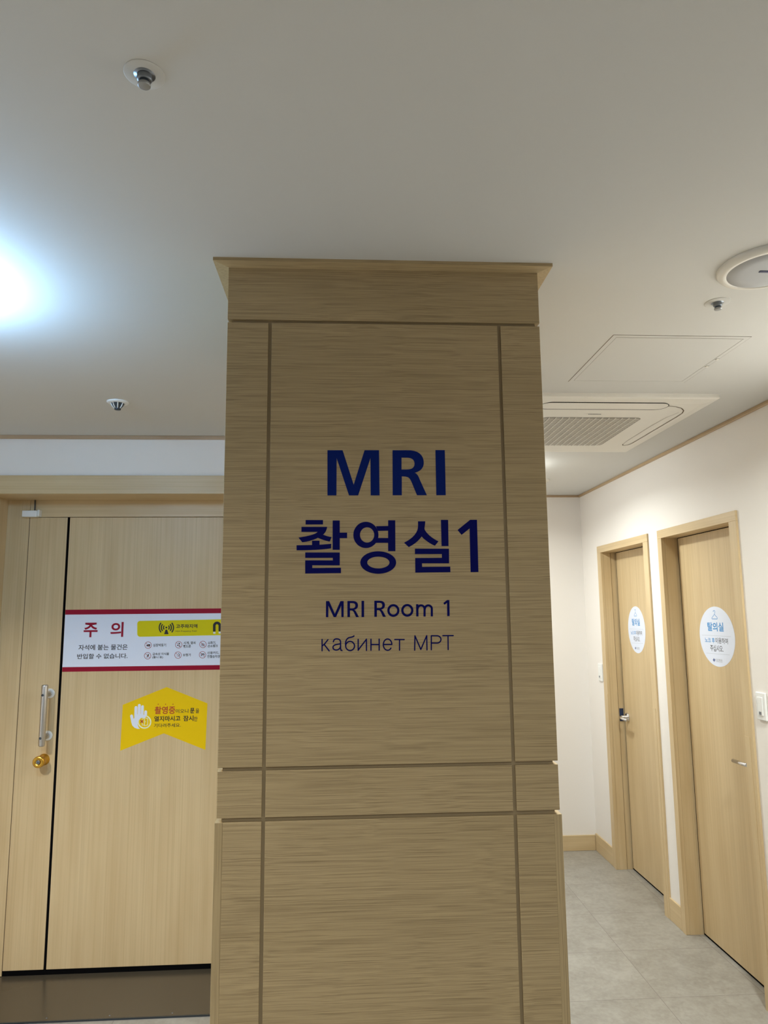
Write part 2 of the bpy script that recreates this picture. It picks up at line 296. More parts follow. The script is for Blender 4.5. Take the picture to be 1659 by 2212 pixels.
# outlines of the lettering and pictograms, in millimetres on their own surface
INK = {
'mri':[[('p',[(-137.4,1988.2),(-102.1,1988.4),(-76.4,1906.5),(-50.7,1988.5),(-16.7,1988.7),(-16.4,1881.3),(-37.0,1881.3),(-37.0,1969.7),(-66.2,1881.3),(-87.3,1881.3),(-115.9,1969.4),(-116.5,1881.3),(-137.2,1881.3)])],[('p',[(15.1,1988.8),(16.6,1988.8),(20.4,1988.8),(25.9,1988.8),(32.2,1988.8),(38.4,1988.9),(43.9,1988.9),(47.8,1988.9),(49.2,1988.9),(49.2,1988.9),(58.6,1988.7),(66.7,1987.2),(73.5,1984.7),(79.0,1981.2),(83.2,1976.8),(86.1,1971.6),(87.8,1965.8),(88.3,1959.4),(88.3,1959.4),(87.8,1954.3),(86.5,1949.9),(84.4,1946.1),(81.8,1942.9),(78.6,1940.2),(74.9,1938.0),(70.8,1936.3),(66.4,1935.0),(66.4,1935.0),(68.9,1933.8),(71.0,1932.2),(72.7,1930.3),(74.1,1928.2),(75.3,1926.0),(76.3,1923.6),(77.2,1921.2),(78.1,1918.8),(94.2,1881.6),(71.2,1881.6),(71.2,1881.6),(69.0,1886.8),(67.0,1892.0),(65.0,1897.1),(63.1,1902.0),(61.3,1906.7),(59.6,1911.1),(57.8,1915.2),(56.1,1918.7),(56.1,1918.7),(54.6,1920.9),(52.9,1922.6),(51.0,1924.0),(48.7,1924.9),(46.1,1925.6),(43.2,1926.1),(39.9,1926.3),(36.1,1926.4),(35.5,1881.6),(14.2,1881.6)],[(36.0,1971.2),(36.5,1971.2),(37.8,1971.2),(39.6,1971.2),(41.7,1971.2),(43.8,1971.2),(45.6,1971.2),(46.9,1971.2),(47.4,1971.2),(47.4,1971.2),(51.9,1971.0),(55.7,1970.4),(59.0,1969.3),(61.7,1967.7),(63.8,1965.7),(65.3,1963.3),(66.2,1960.3),(66.5,1956.8),(66.5,1956.8),(66.1,1953.2),(65.0,1950.3),(63.4,1947.8),(61.2,1945.9),(58.4,1944.4),(55.1,1943.4),(51.3,1942.9),(47.0,1942.7),(35.7,1942.6)])],[('p',[(116.4,1989.5),(138.7,1989.5),(138.6,1881.6),(116.5,1881.6)])]],
'room_kr':[[('p',[(-187.2,1823.8),(-147.3,1823.7),(-147.3,1813.5),(-187.2,1813.6)]),('p',[(-196.6,1808.0),(-137.7,1807.8),(-137.7,1807.8),(-138.1,1805.5),(-138.7,1803.1),(-139.5,1800.6),(-140.5,1798.3),(-141.8,1796.0),(-143.3,1793.8),(-145.1,1791.7),(-147.2,1789.9),(-147.2,1789.9),(-144.7,1788.9),(-142.2,1788.0),(-139.8,1787.1),(-137.4,1786.4),(-135.0,1785.7),(-132.5,1785.1),(-130.1,1784.7),(-127.6,1784.3),(-131.8,1773.8),(-131.8,1773.8),(-135.6,1774.6),(-139.2,1775.6),(-142.8,1776.6),(-146.3,1777.7),(-149.6,1778.9),(-152.8,1780.1),(-155.9,1781.4),(-158.8,1782.8),(-158.8,1782.8),(-162.5,1781.0),(-166.5,1779.3),(-170.8,1777.8),(-175.3,1776.4),(-180.0,1775.1),(-184.9,1774.0),(-189.7,1773.1),(-194.6,1772.5),(-203.2,1783.3),(-203.2,1783.3),(-195.8,1784.4),(-188.5,1785.7),(-181.7,1787.2),(-175.4,1788.8),(-169.8,1790.5),(-165.2,1792.4),(-161.7,1794.4),(-159.5,1796.4),(-196.6,1796.5)]),('p',[(-172.3,1776.1),(-155.1,1776.0),(-155.1,1765.5),(-172.2,1765.6)]),('p',[(-207.6,1765.7),(-207.6,1765.7),(-197.3,1765.7),(-187.1,1765.8),(-176.9,1766.0),(-166.8,1766.2),(-156.8,1766.6),(-147.1,1767.2),(-137.5,1767.9),(-128.2,1768.8),(-128.8,1758.3),(-128.8,1758.3),(-136.9,1757.2),(-145.6,1756.3),(-154.8,1755.6),(-164.5,1755.0),(-174.6,1754.6),(-185.2,1754.3),(-196.1,1754.2),(-207.2,1754.1)]),('p',[(-125.1,1822.7),(-108.8,1822.7),(-108.8,1794.4),(-91.9,1794.4),(-91.9,1781.7),(-108.8,1781.7),(-108.8,1754.8),(-125.1,1754.9)]),('p',[(-187.7,1749.1),(-108.8,1748.7),(-108.9,1719.2),(-171.4,1719.6),(-171.4,1713.5),(-106.1,1713.7),(-106.1,1701.5),(-187.4,1701.1),(-187.6,1731.0),(-124.7,1730.7),(-124.8,1736.5),(-187.6,1736.8)])],[('p',[(-19.7,1788.8),(-20.0,1793.6),(-21.0,1798.3),(-22.7,1802.7),(-25.1,1806.8),(-28.0,1810.4),(-31.5,1813.6),(-35.3,1816.1),(-39.5,1817.9),(-44.0,1819.1),(-48.5,1819.5),(-53.1,1819.1),(-57.5,1818.0),(-61.8,1816.2),(-65.7,1813.7),(-69.1,1810.6),(-72.1,1806.9),(-74.5,1802.8),(-76.3,1798.4),(-77.3,1793.8),(-77.7,1789.0),(-77.4,1784.3),(-76.3,1779.6),(-74.6,1775.2),(-72.2,1771.2),(-69.3,1767.6),(-65.9,1764.4),(-62.0,1762.0),(-57.8,1760.1),(-53.4,1759.0),(-48.9,1758.6),(-44.4,1758.9),(-39.9,1760.0),(-35.7,1761.8),(-31.8,1764.3),(-28.3,1767.4),(-25.3,1771.0),(-22.9,1775.0),(-21.2,1779.4),(-20.0,1784.1)],[(-29.5,1788.9),(-29.7,1791.7),(-30.3,1794.4),(-31.3,1796.9),(-32.6,1799.3),(-34.3,1801.4),(-36.2,1803.2),(-38.4,1804.7),(-40.8,1805.8),(-43.3,1806.4),(-45.8,1806.7),(-48.4,1806.5),(-50.9,1805.8),(-53.3,1804.7),(-55.5,1803.3),(-57.4,1801.5),(-59.1,1799.4),(-60.5,1797.0),(-61.5,1794.5),(-62.1,1791.8),(-62.3,1789.0),(-62.1,1786.2),(-61.5,1783.5),(-60.5,1781.0),(-59.2,1778.6),(-57.6,1776.5),(-55.6,1774.7),(-53.4,1773.2),(-51.1,1772.1),(-48.6,1771.5),(-46.0,1771.3),(-43.5,1771.5),(-41.0,1772.1),(-38.6,1773.2),(-36.4,1774.6),(-34.4,1776.4),(-32.8,1778.5),(-31.4,1780.9),(-30.4,1783.4),(-29.8,1786.1)]),('p',[(-25.4,1809.1),(2.9,1809.7),(3.0,1822.8),(19.5,1822.7),(19.0,1751.2),(2.3,1751.3),(2.5,1770.5),(-25.7,1770.6),(-20.9,1781.7),(2.6,1781.6),(2.7,1798.7),(-20.8,1798.2)]),('p',[(20.5,1725.0),(20.0,1729.0),(18.6,1733.0),(16.1,1736.7),(12.8,1740.2),(8.6,1743.3),(3.7,1746.0),(-1.8,1748.1),(-7.8,1749.7),(-14.1,1750.7),(-20.6,1751.1),(-27.0,1750.8),(-33.4,1749.8),(-39.4,1748.3),(-44.9,1746.2),(-49.8,1743.6),(-54.0,1740.5),(-57.4,1737.1),(-59.9,1733.4),(-61.4,1729.4),(-62.0,1725.4),(-61.5,1721.4),(-60.0,1717.4),(-57.6,1713.7),(-54.2,1710.2),(-50.0,1707.1),(-45.1,1704.5),(-39.7,1702.3),(-33.7,1700.8),(-27.4,1699.8),(-21.0,1699.4),(-14.6,1699.7),(-8.3,1700.6),(-2.3,1702.1),(3.2,1704.2),(8.2,1706.8),(12.4,1709.8),(15.9,1713.3),(18.4,1717.0),(19.9,1720.9)],[(5.1,1725.0),(4.8,1727.2),(3.9,1729.2),(2.3,1731.2),(0.3,1733.0),(-2.3,1734.7),(-5.4,1736.1),(-8.8,1737.2),(-12.5,1738.0),(-16.4,1738.5),(-20.4,1738.7),(-24.4,1738.6),(-28.3,1738.1),(-32.0,1737.3),(-35.4,1736.2),(-38.5,1734.8),(-41.1,1733.2),(-43.2,1731.4),(-44.7,1729.5),(-45.7,1727.4),(-46.0,1725.3),(-45.7,1723.2),(-44.8,1721.1),(-43.3,1719.2),(-41.2,1717.4),(-38.6,1715.7),(-35.6,1714.3),(-32.2,1713.2),(-28.5,1712.4),(-24.6,1711.9),(-20.6,1711.7),(-16.6,1711.8),(-12.7,1712.3),(-9.0,1713.1),(-5.6,1714.2),(-2.5,1715.5),(0.1,1717.1),(2.2,1718.9),(3.8,1720.9),(4.7,1722.9)])],[('p',[(72.4,1820.4),(89.3,1820.4),(89.3,1820.4),(89.1,1816.9),(88.7,1813.8),(88.4,1811.1),(88.0,1808.8),(87.6,1806.7),(87.4,1804.9),(87.3,1803.2),(87.4,1801.6),(87.4,1801.6),(89.4,1797.8),(92.2,1793.9),(95.7,1790.0),(99.7,1786.2),(104.2,1782.6),(109.1,1779.2),(114.1,1776.1),(119.3,1773.4),(110.7,1763.2),(110.7,1763.2),(106.8,1765.0),(102.8,1767.2),(98.7,1769.6),(94.7,1772.3),(90.7,1775.3),(86.9,1778.3),(83.4,1781.5),(80.3,1784.8),(80.3,1784.8),(77.3,1781.0),(74.2,1777.5),(70.8,1774.2),(67.2,1771.1),(63.4,1768.2),(59.2,1765.4),(54.8,1762.8),(50.0,1760.3),(39.3,1770.6),(39.3,1770.6),(46.7,1774.6),(53.3,1778.9),(58.9,1783.5),(63.6,1788.3),(67.3,1793.2),(70.0,1798.4),(71.6,1803.6),(72.3,1808.8)]),('p',[(126.0,1823.5),(142.9,1823.4),(142.5,1762.4),(126.3,1762.5)]),('p',[(64.3,1756.6),(143.3,1756.2),(142.9,1722.4),(80.1,1722.8),(80.3,1714.5),(145.5,1714.7),(145.5,1702.1),(64.3,1701.6),(64.5,1735.2),(126.3,1735.2),(126.5,1743.9),(64.1,1744.2)])],[('p',[(194.5,1823.6),(210.6,1823.6),(210.6,1702.0),(192.5,1701.8),(192.7,1803.2),(173.5,1788.2),(164.4,1799.8)])]],
'room_en':[[('p',[(-140.1,1638.3),(-132.9,1638.3),(-120.1,1609.6),(-107.4,1638.1),(-100.1,1638.0),(-100.2,1602.2),(-105.3,1602.2),(-105.6,1628.1),(-117.4,1602.3),(-122.8,1602.4),(-134.7,1628.3),(-134.9,1602.2),(-140.1,1602.3)])],[('p',[(-91.6,1638.2),(-80.6,1638.1),(-77.5,1637.9),(-74.8,1637.4),(-72.5,1636.6),(-70.7,1635.4),(-69.3,1634.0),(-68.4,1632.3),(-67.8,1630.3),(-67.6,1628.1),(-67.6,1628.1),(-67.8,1626.1),(-68.2,1624.4),(-68.9,1622.8),(-69.8,1621.5),(-71.1,1620.4),(-72.5,1619.5),(-74.2,1618.7),(-76.2,1618.2),(-76.2,1618.2),(-75.1,1617.6),(-74.1,1616.7),(-73.1,1615.5),(-72.0,1613.9),(-70.8,1611.7),(-69.4,1609.1),(-67.7,1605.8),(-65.6,1601.8),(-72.3,1601.9),(-72.3,1601.9),(-73.8,1605.3),(-75.1,1608.3),(-76.2,1610.8),(-77.3,1612.9),(-78.3,1614.6),(-79.5,1615.8),(-80.9,1616.5),(-82.5,1616.7),(-85.9,1616.8),(-85.9,1602.0),(-91.7,1602.1)],[(-85.8,1633.3),(-81.0,1633.3),(-79.3,1633.2),(-77.8,1632.9),(-76.5,1632.5),(-75.5,1631.9),(-74.7,1631.1),(-74.1,1630.2),(-73.8,1629.1),(-73.7,1627.8),(-73.7,1627.8),(-73.8,1626.3),(-74.2,1625.0),(-74.7,1624.0),(-75.5,1623.1),(-76.6,1622.4),(-77.8,1621.9),(-79.3,1621.6),(-81.0,1621.5),(-85.9,1621.6)])],[('s',5.83,[(-56.6,1638.2),(-56.8,1601.8)],0)],[('p',[(-30.4,1638.3),(-19.4,1638.2),(-16.2,1638.0),(-13.5,1637.5),(-11.2,1636.7),(-9.4,1635.5),(-8.0,1634.1),(-7.1,1632.4),(-6.5,1630.4),(-6.3,1628.1),(-6.3,1628.1),(-6.5,1626.2),(-6.9,1624.4),(-7.6,1622.9),(-8.6,1621.6),(-9.8,1620.4),(-11.3,1619.5),(-13.0,1618.8),(-15.0,1618.2),(-15.0,1618.2),(-13.9,1617.6),(-12.9,1616.8),(-11.9,1615.5),(-10.8,1613.9),(-9.6,1611.8),(-8.2,1609.1),(-6.5,1605.8),(-4.5,1601.9),(-11.2,1601.9),(-11.2,1601.9),(-12.7,1605.3),(-14.0,1608.3),(-15.1,1610.9),(-16.1,1613.0),(-17.2,1614.6),(-18.4,1615.8),(-19.7,1616.5),(-21.4,1616.8),(-24.7,1616.8),(-24.9,1602.1),(-30.6,1602.1)],[(-24.6,1633.4),(-19.7,1633.4),(-18.0,1633.3),(-16.5,1633.0),(-15.3,1632.6),(-14.2,1632.0),(-13.5,1631.2),(-12.9,1630.3),(-12.6,1629.1),(-12.4,1627.9),(-12.4,1627.9),(-12.6,1626.4),(-12.9,1625.1),(-13.5,1624.0),(-14.3,1623.1),(-15.4,1622.4),(-16.6,1622.0),(-18.1,1621.7),(-19.8,1621.6),(-24.7,1621.6)])],[('s',5.22,[(24.1,1615.8),(23.9,1618.1),(23.3,1620.3),(22.3,1622.3),(20.9,1624.1),(19.2,1625.6),(17.2,1626.7),(15.1,1627.4),(12.9,1627.6),(10.7,1627.4),(8.6,1626.8),(6.6,1625.7),(4.9,1624.3),(3.5,1622.5),(2.4,1620.5),(1.7,1618.3),(1.5,1616.0),(1.7,1613.7),(2.3,1611.5),(3.3,1609.4),(4.7,1607.6),(6.4,1606.1),(8.3,1605.0),(10.4,1604.3),(12.6,1604.1),(14.9,1604.3),(17.0,1604.9),(18.9,1606.0),(20.7,1607.5),(22.1,1609.2),(23.2,1611.3),(23.8,1613.5),(24.1,1615.8)],0)],[('s',5.22,[(55.9,1615.8),(55.7,1618.1),(55.1,1620.3),(54.1,1622.3),(52.7,1624.1),(51.0,1625.6),(49.1,1626.7),(47.0,1627.4),(44.8,1627.7),(42.5,1627.5),(40.4,1626.8),(38.4,1625.7),(36.7,1624.3),(35.3,1622.5),(34.2,1620.5),(33.5,1618.3),(33.3,1616.0),(33.5,1613.7),(34.1,1611.5),(35.1,1609.4),(36.5,1607.6),(38.2,1606.1),(40.1,1605.0),(42.2,1604.3),(44.4,1604.1),(46.6,1604.3),(48.8,1604.9),(50.7,1606.0),(52.5,1607.5),(53.9,1609.2),(55.0,1611.3),(55.7,1613.5),(55.9,1615.8)],0)],[('s',5.22,[(67.5,1629.6),(67.4,1601.8)],0),('s',4.91,[(67.6,1618.1),(68.3,1619.7),(68.7,1621.6),(69.7,1623.4),(71.1,1624.9),(72.8,1626.0),(74.7,1626.6),(76.7,1626.8),(78.7,1626.4),(80.5,1625.6),(82.1,1624.3),(83.3,1622.7),(84.0,1620.8),(84.2,1618.8),(83.9,1601.6)],0),('s',4.91,[(84.5,1617.9),(84.9,1619.5),(85.3,1621.5),(86.3,1623.2),(87.6,1624.7),(89.3,1625.8),(91.3,1626.5),(93.3,1626.6),(95.3,1626.3),(97.1,1625.4),(98.7,1624.2),(99.9,1622.5),(100.6,1620.7),(100.8,1618.7),(100.5,1601.7)],0)],[('p',[(136.3,1638.4),(141.6,1638.4),(141.4,1602.0),(135.8,1602.0),(136.2,1632.0),(130.2,1627.8),(127.6,1631.8)])]],
'room_ru':[[('s',2.76,[(-148.7,1552.8),(-148.6,1527.7)],1),('s',2.76,[(-148.6,1538.6),(-144.1,1541.5),(-135.5,1552.1)],1),('s',2.76,[(-144.1,1541.8),(-132.7,1527.2)],1)],[('s',2.76,[(-123.4,1547.2),(-123.0,1549.0),(-122.3,1550.5),(-121.4,1551.7),(-120.4,1552.6),(-119.2,1553.2),(-118.0,1553.5),(-116.6,1553.7),(-115.3,1553.7),(-115.3,1553.7),(-113.2,1553.4),(-111.5,1552.9),(-110.1,1552.1),(-109.0,1551.2),(-108.1,1550.0),(-107.6,1548.5),(-107.3,1546.8),(-107.2,1544.9),(-107.2,1533.1),(-106.3,1528.3),(-103.9,1527.7)],1),('s',2.76,[(-107.2,1542.6),(-110.4,1542.2),(-113.5,1541.7),(-116.4,1541.2),(-119.0,1540.5),(-121.2,1539.6),(-122.9,1538.3),(-123.9,1536.8),(-124.3,1534.8),(-124.3,1534.8),(-123.6,1532.1),(-121.8,1530.3),(-119.2,1529.2),(-116.2,1529.0),(-113.1,1529.7),(-110.4,1531.4),(-108.3,1533.9),(-107.2,1537.5)],1)],[('s',2.76,[(-75.8,1537.5),(-76.0,1539.4),(-76.6,1541.3),(-77.5,1543.1),(-78.7,1544.6),(-80.2,1545.9),(-82.0,1546.9),(-83.8,1547.5),(-85.8,1547.7),(-87.7,1547.5),(-89.6,1546.9),(-91.3,1546.0),(-92.8,1544.8),(-94.0,1543.3),(-95.0,1541.5),(-95.5,1539.7),(-95.7,1537.7),(-95.5,1535.7),(-95.0,1533.8),(-94.1,1532.1),(-92.8,1530.5),(-91.3,1529.3),(-89.6,1528.3),(-87.8,1527.7),(-85.8,1527.5),(-83.9,1527.7),(-82.0,1528.2),(-80.3,1529.1),(-78.8,1530.4),(-77.5,1531.9),(-76.6,1533.6),(-76.0,1535.5),(-75.8,1537.5)],1),('s',2.76,[(-95.7,1537.7),(-96.0,1541.3),(-95.9,1544.6),(-95.4,1547.5),(-94.5,1550.0),(-93.3,1552.2),(-91.7,1554.0),(-89.7,1555.4),(-87.2,1556.3),(-87.2,1556.3),(-85.6,1556.6),(-84.0,1556.9),(-82.6,1557.2),(-81.2,1557.5),(-80.0,1557.9),(-78.8,1558.4),(-77.8,1559.0),(-77.0,1559.8)],1)],[('s',2.76,[(-67.6,1551.9),(-67.7,1527.6)],1),('s',2.76,[(-67.7,1528.2),(-49.2,1551.7)],1),('s',2.76,[(-48.9,1552.3),(-49.0,1527.3)],1)],[('s',2.76,[(-38.6,1551.9),(-38.8,1527.5)],1),('s',2.76,[(-20.1,1552.0),(-20.3,1527.6)],1),('s',2.76,[(-38.7,1540.3),(-20.2,1540.1)],1)],[('s',2.76,[(-10.8,1540.2),(8.6,1540.0)],1),('s',2.76,[(8.6,1539.9),(8.3,1542.3),(7.7,1544.7),(6.8,1546.9),(5.5,1548.7),(4.0,1550.2),(2.2,1551.3),(0.3,1551.9),(-1.6,1552.0),(-3.5,1551.7),(-5.3,1550.8),(-7.0,1549.5),(-8.4,1547.8),(-9.5,1545.8),(-10.3,1543.5),(-10.8,1541.1),(-10.8,1538.6),(-10.5,1536.1),(-9.8,1533.8),(-8.7,1531.7),(-7.4,1530.0),(-5.8,1528.6),(-4.0,1527.6),(-2.1,1527.1),(-0.2,1527.1),(1.7,1527.6),(3.5,1528.6),(5.1,1530.0),(6.4,1531.7)],1)],[('s',2.76,[(15.1,1550.7),(36.7,1550.4)],1),('s',2.76,[(26.0,1550.6),(25.7,1527.0)],1)],[('s',2.76,[(60.1,1526.6),(61.2,1558.5),(74.1,1527.9),(88.0,1558.5),(88.1,1526.8)],1)],[('s',2.76,[(97.8,1527.0),(98.4,1558.1),(111.9,1558.0),(112.2,1558.0),(114.3,1557.6),(116.3,1556.7),(118.0,1555.4),(119.3,1553.8),(120.1,1551.8),(120.3,1549.8),(120.0,1547.7),(119.1,1545.8),(117.8,1544.2),(116.0,1542.9),(114.0,1542.1),(111.9,1541.8),(98.1,1541.9)],1)],[('s',2.76,[(124.8,1558.1),(148.7,1557.9)],1),('s',2.76,[(136.7,1558.0),(136.3,1526.9)],1)]],
'pill':[[('p',[(355.2,240.1),(1028.8,246.6),(1029.7,171.0),(358.0,164.8),(358.0,164.8),(355.3,165.1),(352.7,166.0),(350.2,167.3),(348.0,169.1),(346.2,171.2),(344.8,173.6),(343.9,176.3),(343.5,179.0),(341.7,226.2),(341.9,228.9),(342.6,231.6),(343.8,234.0),(345.4,236.1),(347.5,237.8),(349.8,239.1),(352.4,239.9),(355.2,240.1)])]],
'radio':[[('p',[(484.6,207.1),(484.2,208.8),(483.1,210.3),(481.6,211.3),(479.9,211.7),(478.2,211.4),(476.8,210.4),(475.8,208.9),(475.5,207.2),(475.9,205.5),(477.0,204.0),(478.5,203.0),(480.2,202.6),(481.9,202.9),(483.4,203.9),(484.3,205.4)]),('p',[(476.4,197.6),(483.9,197.6),(491.6,175.9),(470.6,176.1)]),('s',5.76,[(490.4,198.0),(491.6,199.5),(492.5,201.2),(493.2,203.1),(493.5,205.0),(493.6,207.0),(493.4,209.0),(492.9,210.9),(492.1,212.8),(491.1,214.6),(489.8,216.1)],0),('s',5.76,[(469.7,216.3),(468.5,214.8),(467.6,213.1),(467.0,211.2),(466.6,209.3),(466.5,207.3),(466.7,205.3),(467.2,203.4),(468.0,201.5),(469.0,199.8),(470.3,198.2)],0),('s',5.76,[(498.1,191.1),(500.1,193.9),(501.7,196.9),(502.9,200.1),(503.5,203.4),(503.7,206.9),(503.3,210.4),(502.4,213.8),(501.1,217.0),(499.3,220.0),(497.1,222.8)],0),('s',5.76,[(462.0,223.2),(460.0,220.4),(458.4,217.4),(457.3,214.2),(456.6,210.8),(456.5,207.4),(456.9,203.9),(457.7,200.6),(459.1,197.3),(460.9,194.3),(463.1,191.5)],0),('s',5.76,[(505.8,184.3),(508.7,188.2),(511.0,192.5),(512.6,197.1),(513.5,201.9),(513.7,206.8),(513.2,211.7),(511.9,216.6),(510.0,221.2),(507.5,225.5),(504.3,229.5)],0),('s',5.76,[(454.3,230.0),(451.4,226.1),(449.2,221.8),(447.6,217.2),(446.6,212.4),(446.5,207.5),(447.0,202.6),(448.2,197.8),(450.2,193.1),(452.7,188.8),(455.9,184.9)],0)]],
'magnet':[[('s',12.58,[(708.2,185.6),(707.5,213.8),(707.5,213.8),(707.7,216.8),(708.6,219.5),(710.2,222.0),(712.2,224.1),(714.6,225.6),(717.4,226.6),(720.3,226.9),(723.3,226.5),(726.1,225.5),(728.6,223.9),(730.7,221.8),(732.4,219.3),(733.4,216.5),(733.8,213.6),(733.8,213.6),(734.4,186.3)],0)]],
'tips':[[('p',[(703.1,184.1),(713.7,184.0),(714.0,175.4),(703.4,175.6)]),('p',[(728.9,184.8),(739.5,184.7),(739.7,176.2),(729.1,176.3)])]],
'rings':[[('s',2.36,[(412.4,124.7),(411.9,128.2),(410.6,131.5),(408.7,134.4),(406.1,136.9),(403.1,138.8),(399.8,140.0),(396.4,140.4),(392.9,140.1),(389.7,138.9),(386.8,137.1),(384.5,134.7),(382.8,131.8),(381.7,128.5),(381.5,125.1),(382.0,121.7),(383.3,118.4),(385.2,115.4),(387.7,112.9),(390.7,111.1),(394.1,109.9),(397.5,109.5),(400.9,109.8),(404.2,110.9),(407.0,112.7),(409.4,115.1),(411.1,118.0),(412.1,121.3),(412.4,124.7)],0),('s',2.1,[(385.6,136.0),(408.3,113.8)],0)],[('s',2.36,[(556.4,125.0),(555.9,128.5),(554.6,131.8),(552.7,134.7),(550.1,137.2),(547.1,139.1),(543.8,140.3),(540.4,140.7),(536.9,140.4),(533.7,139.3),(530.8,137.5),(528.4,135.0),(526.6,132.1),(525.6,128.8),(525.3,125.4),(525.8,121.9),(527.1,118.7),(529.0,115.7),(531.5,113.2),(534.5,111.3),(537.8,110.1),(541.3,109.7),(544.8,110.1),(548.0,111.2),(550.9,113.0),(553.3,115.4),(555.0,118.3),(556.1,121.6),(556.4,125.0)],0),('s',2.1,[(529.5,136.4),(552.2,114.1)],0)],[('s',2.36,[(671.3,125.2),(670.9,128.6),(669.6,131.9),(667.7,134.9),(665.2,137.4),(662.2,139.3),(658.8,140.5),(655.3,140.9),(651.9,140.6),(648.6,139.4),(645.7,137.6),(643.3,135.2),(641.5,132.3),(640.5,129.0),(640.2,125.5),(640.6,122.1),(641.9,118.8),(643.8,115.8),(646.4,113.3),(649.4,111.4),(652.7,110.3),(656.2,109.8),(659.6,110.2),(662.9,111.3),(665.8,113.1),(668.2,115.5),(670.0,118.4),(671.0,121.7),(671.3,125.2)],0),('s',2.1,[(644.4,136.5),(667.1,114.2)],0)],[('s',2.36,[(411.7,74.9),(411.2,78.4),(409.9,81.7),(408.0,84.6),(405.5,87.1),(402.5,89.0),(399.2,90.1),(395.7,90.6),(392.3,90.2),(389.1,89.1),(386.2,87.3),(383.9,84.9),(382.1,82.0),(381.1,78.8),(380.9,75.3),(381.4,71.9),(382.6,68.6),(384.6,65.7),(387.1,63.2),(390.1,61.4),(393.4,60.2),(396.8,59.7),(400.3,60.1),(403.5,61.2),(406.3,63.0),(408.7,65.4),(410.4,68.3),(411.4,71.5),(411.7,74.9)],0),('s',2.1,[(384.9,86.2),(407.6,64.1)],0)],[('s',2.36,[(554.8,76.1),(554.4,79.6),(553.1,82.8),(551.2,85.8),(548.6,88.3),(545.6,90.2),(542.3,91.3),(538.9,91.8),(535.4,91.4),(532.2,90.3),(529.3,88.5),(526.9,86.1),(525.2,83.2),(524.1,79.9),(523.8,76.5),(524.3,73.1),(525.6,69.8),(527.5,66.8),(530.1,64.4),(533.1,62.5),(536.4,61.3),(539.8,60.9),(543.3,61.2),(546.5,62.3),(549.4,64.1),(551.8,66.5),(553.5,69.4),(554.6,72.7),(554.8,76.1)],0),('s',2.1,[(528.0,87.4),(550.7,65.2)],0)],[('s',2.36,[(670.6,76.2),(670.1,79.6),(668.9,82.9),(666.9,85.9),(664.4,88.3),(661.4,90.2),(658.1,91.4),(654.6,91.8),(651.2,91.5),(647.9,90.4),(645.0,88.6),(642.6,86.2),(640.8,83.2),(639.8,80.0),(639.5,76.6),(640.0,73.1),(641.2,69.8),(643.1,66.9),(645.7,64.4),(648.6,62.5),(652.0,61.3),(655.4,60.9),(658.9,61.2),(662.1,62.3),(665.0,64.1),(667.4,66.6),(669.2,69.5),(670.3,72.7),(670.6,76.2)],0),('s',2.1,[(643.7,87.5),(666.4,65.2)],0)]],
'blobs':[[('p',[(397.0,122.9),(396.4,124.9),(394.9,126.4),(392.9,127.0),(390.9,126.5),(389.5,125.0),(389.0,123.0),(389.6,121.0),(391.2,119.5),(393.2,119.0),(395.1,119.5),(396.5,120.9)]),('p',[(407.4,125.3),(406.5,127.6),(404.3,129.2),(401.2,129.9),(398.3,129.3),(396.1,127.7),(395.4,125.4),(396.3,123.2),(398.6,121.5),(401.6,120.9),(404.5,121.4),(406.7,123.1)]),('p',[(395.9,124.9),(406.9,123.8),(400.2,116.4)])],[('s',4.72,[(541.6,134.2),(545.8,127.2)],0),('s',4.19,[(533.9,124.3),(539.0,120.2)],0),('s',4.19,[(542.5,121.2),(546.1,116.2)],0)],[('s',2.62,[(650.5,132.4),(650.9,117.4)],0),('s',2.62,[(656.6,130.4),(657.0,116.3)],0),('s',2.1,[(661.7,129.3),(662.0,117.3)],0)],[('s',5.76,[(400.0,82.1),(397.3,73.1)],0),('s',3.14,[(397.3,74.1),(392.6,67.2)],0)],[('s',2.62,[(541.2,71.4),(542.6,71.4),(544.0,71.9),(545.1,73.0),(545.9,74.5),(546.3,76.4),(546.2,78.3),(545.7,80.1),(544.8,81.6),(543.5,82.7),(542.2,83.2),(540.7,83.2),(539.4,82.5)],0),('s',2.1,[(533.4,73.4),(537.5,70.4)],0)],[('p',[(647.3,82.4),(663.9,82.2),(664.0,77.7),(647.5,77.9)]),('p',[(647.5,77.9),(656.2,70.4),(647.6,71.5)]),('s',2.1,[(663.0,78.3),(663.2,71.3)],0)]],
'arrow':[[('p',[(0.0,173.0),(193.1,94.6),(188.9,-118.7),(-6.5,-39.8),(-204.9,-114.9),(-201.6,94.3)])]],
'hand':[[('s',13.32,[(-139.9,80.6),(-139.7,40.9)],1),('s',13.32,[(-124.8,90.3),(-124.7,37.9)],1),('s',13.03,[(-109.6,84.2),(-110.5,43.1)],1),('s',13.32,[(-94.0,60.0),(-94.3,45.5)],1),('s',13.32,[(-158.8,42.3),(-151.6,11.7)],1),('p',[(-146.2,54.4),(-133.5,54.2),(-131.2,46.1),(-118.2,45.9),(-117.1,53.9),(-101.9,46.9),(-88.3,45.4),(-96.0,32.1),(-115.0,32.4),(-126.7,19.2),(-128.7,0.6),(-124.2,-10.2),(-117.2,-16.7),(-129.3,-16.8),(-143.1,-11.5),(-154.3,-0.3),(-159.9,17.1),(-161.1,33.2),(-150.0,27.7),(-145.9,33.0)])]],
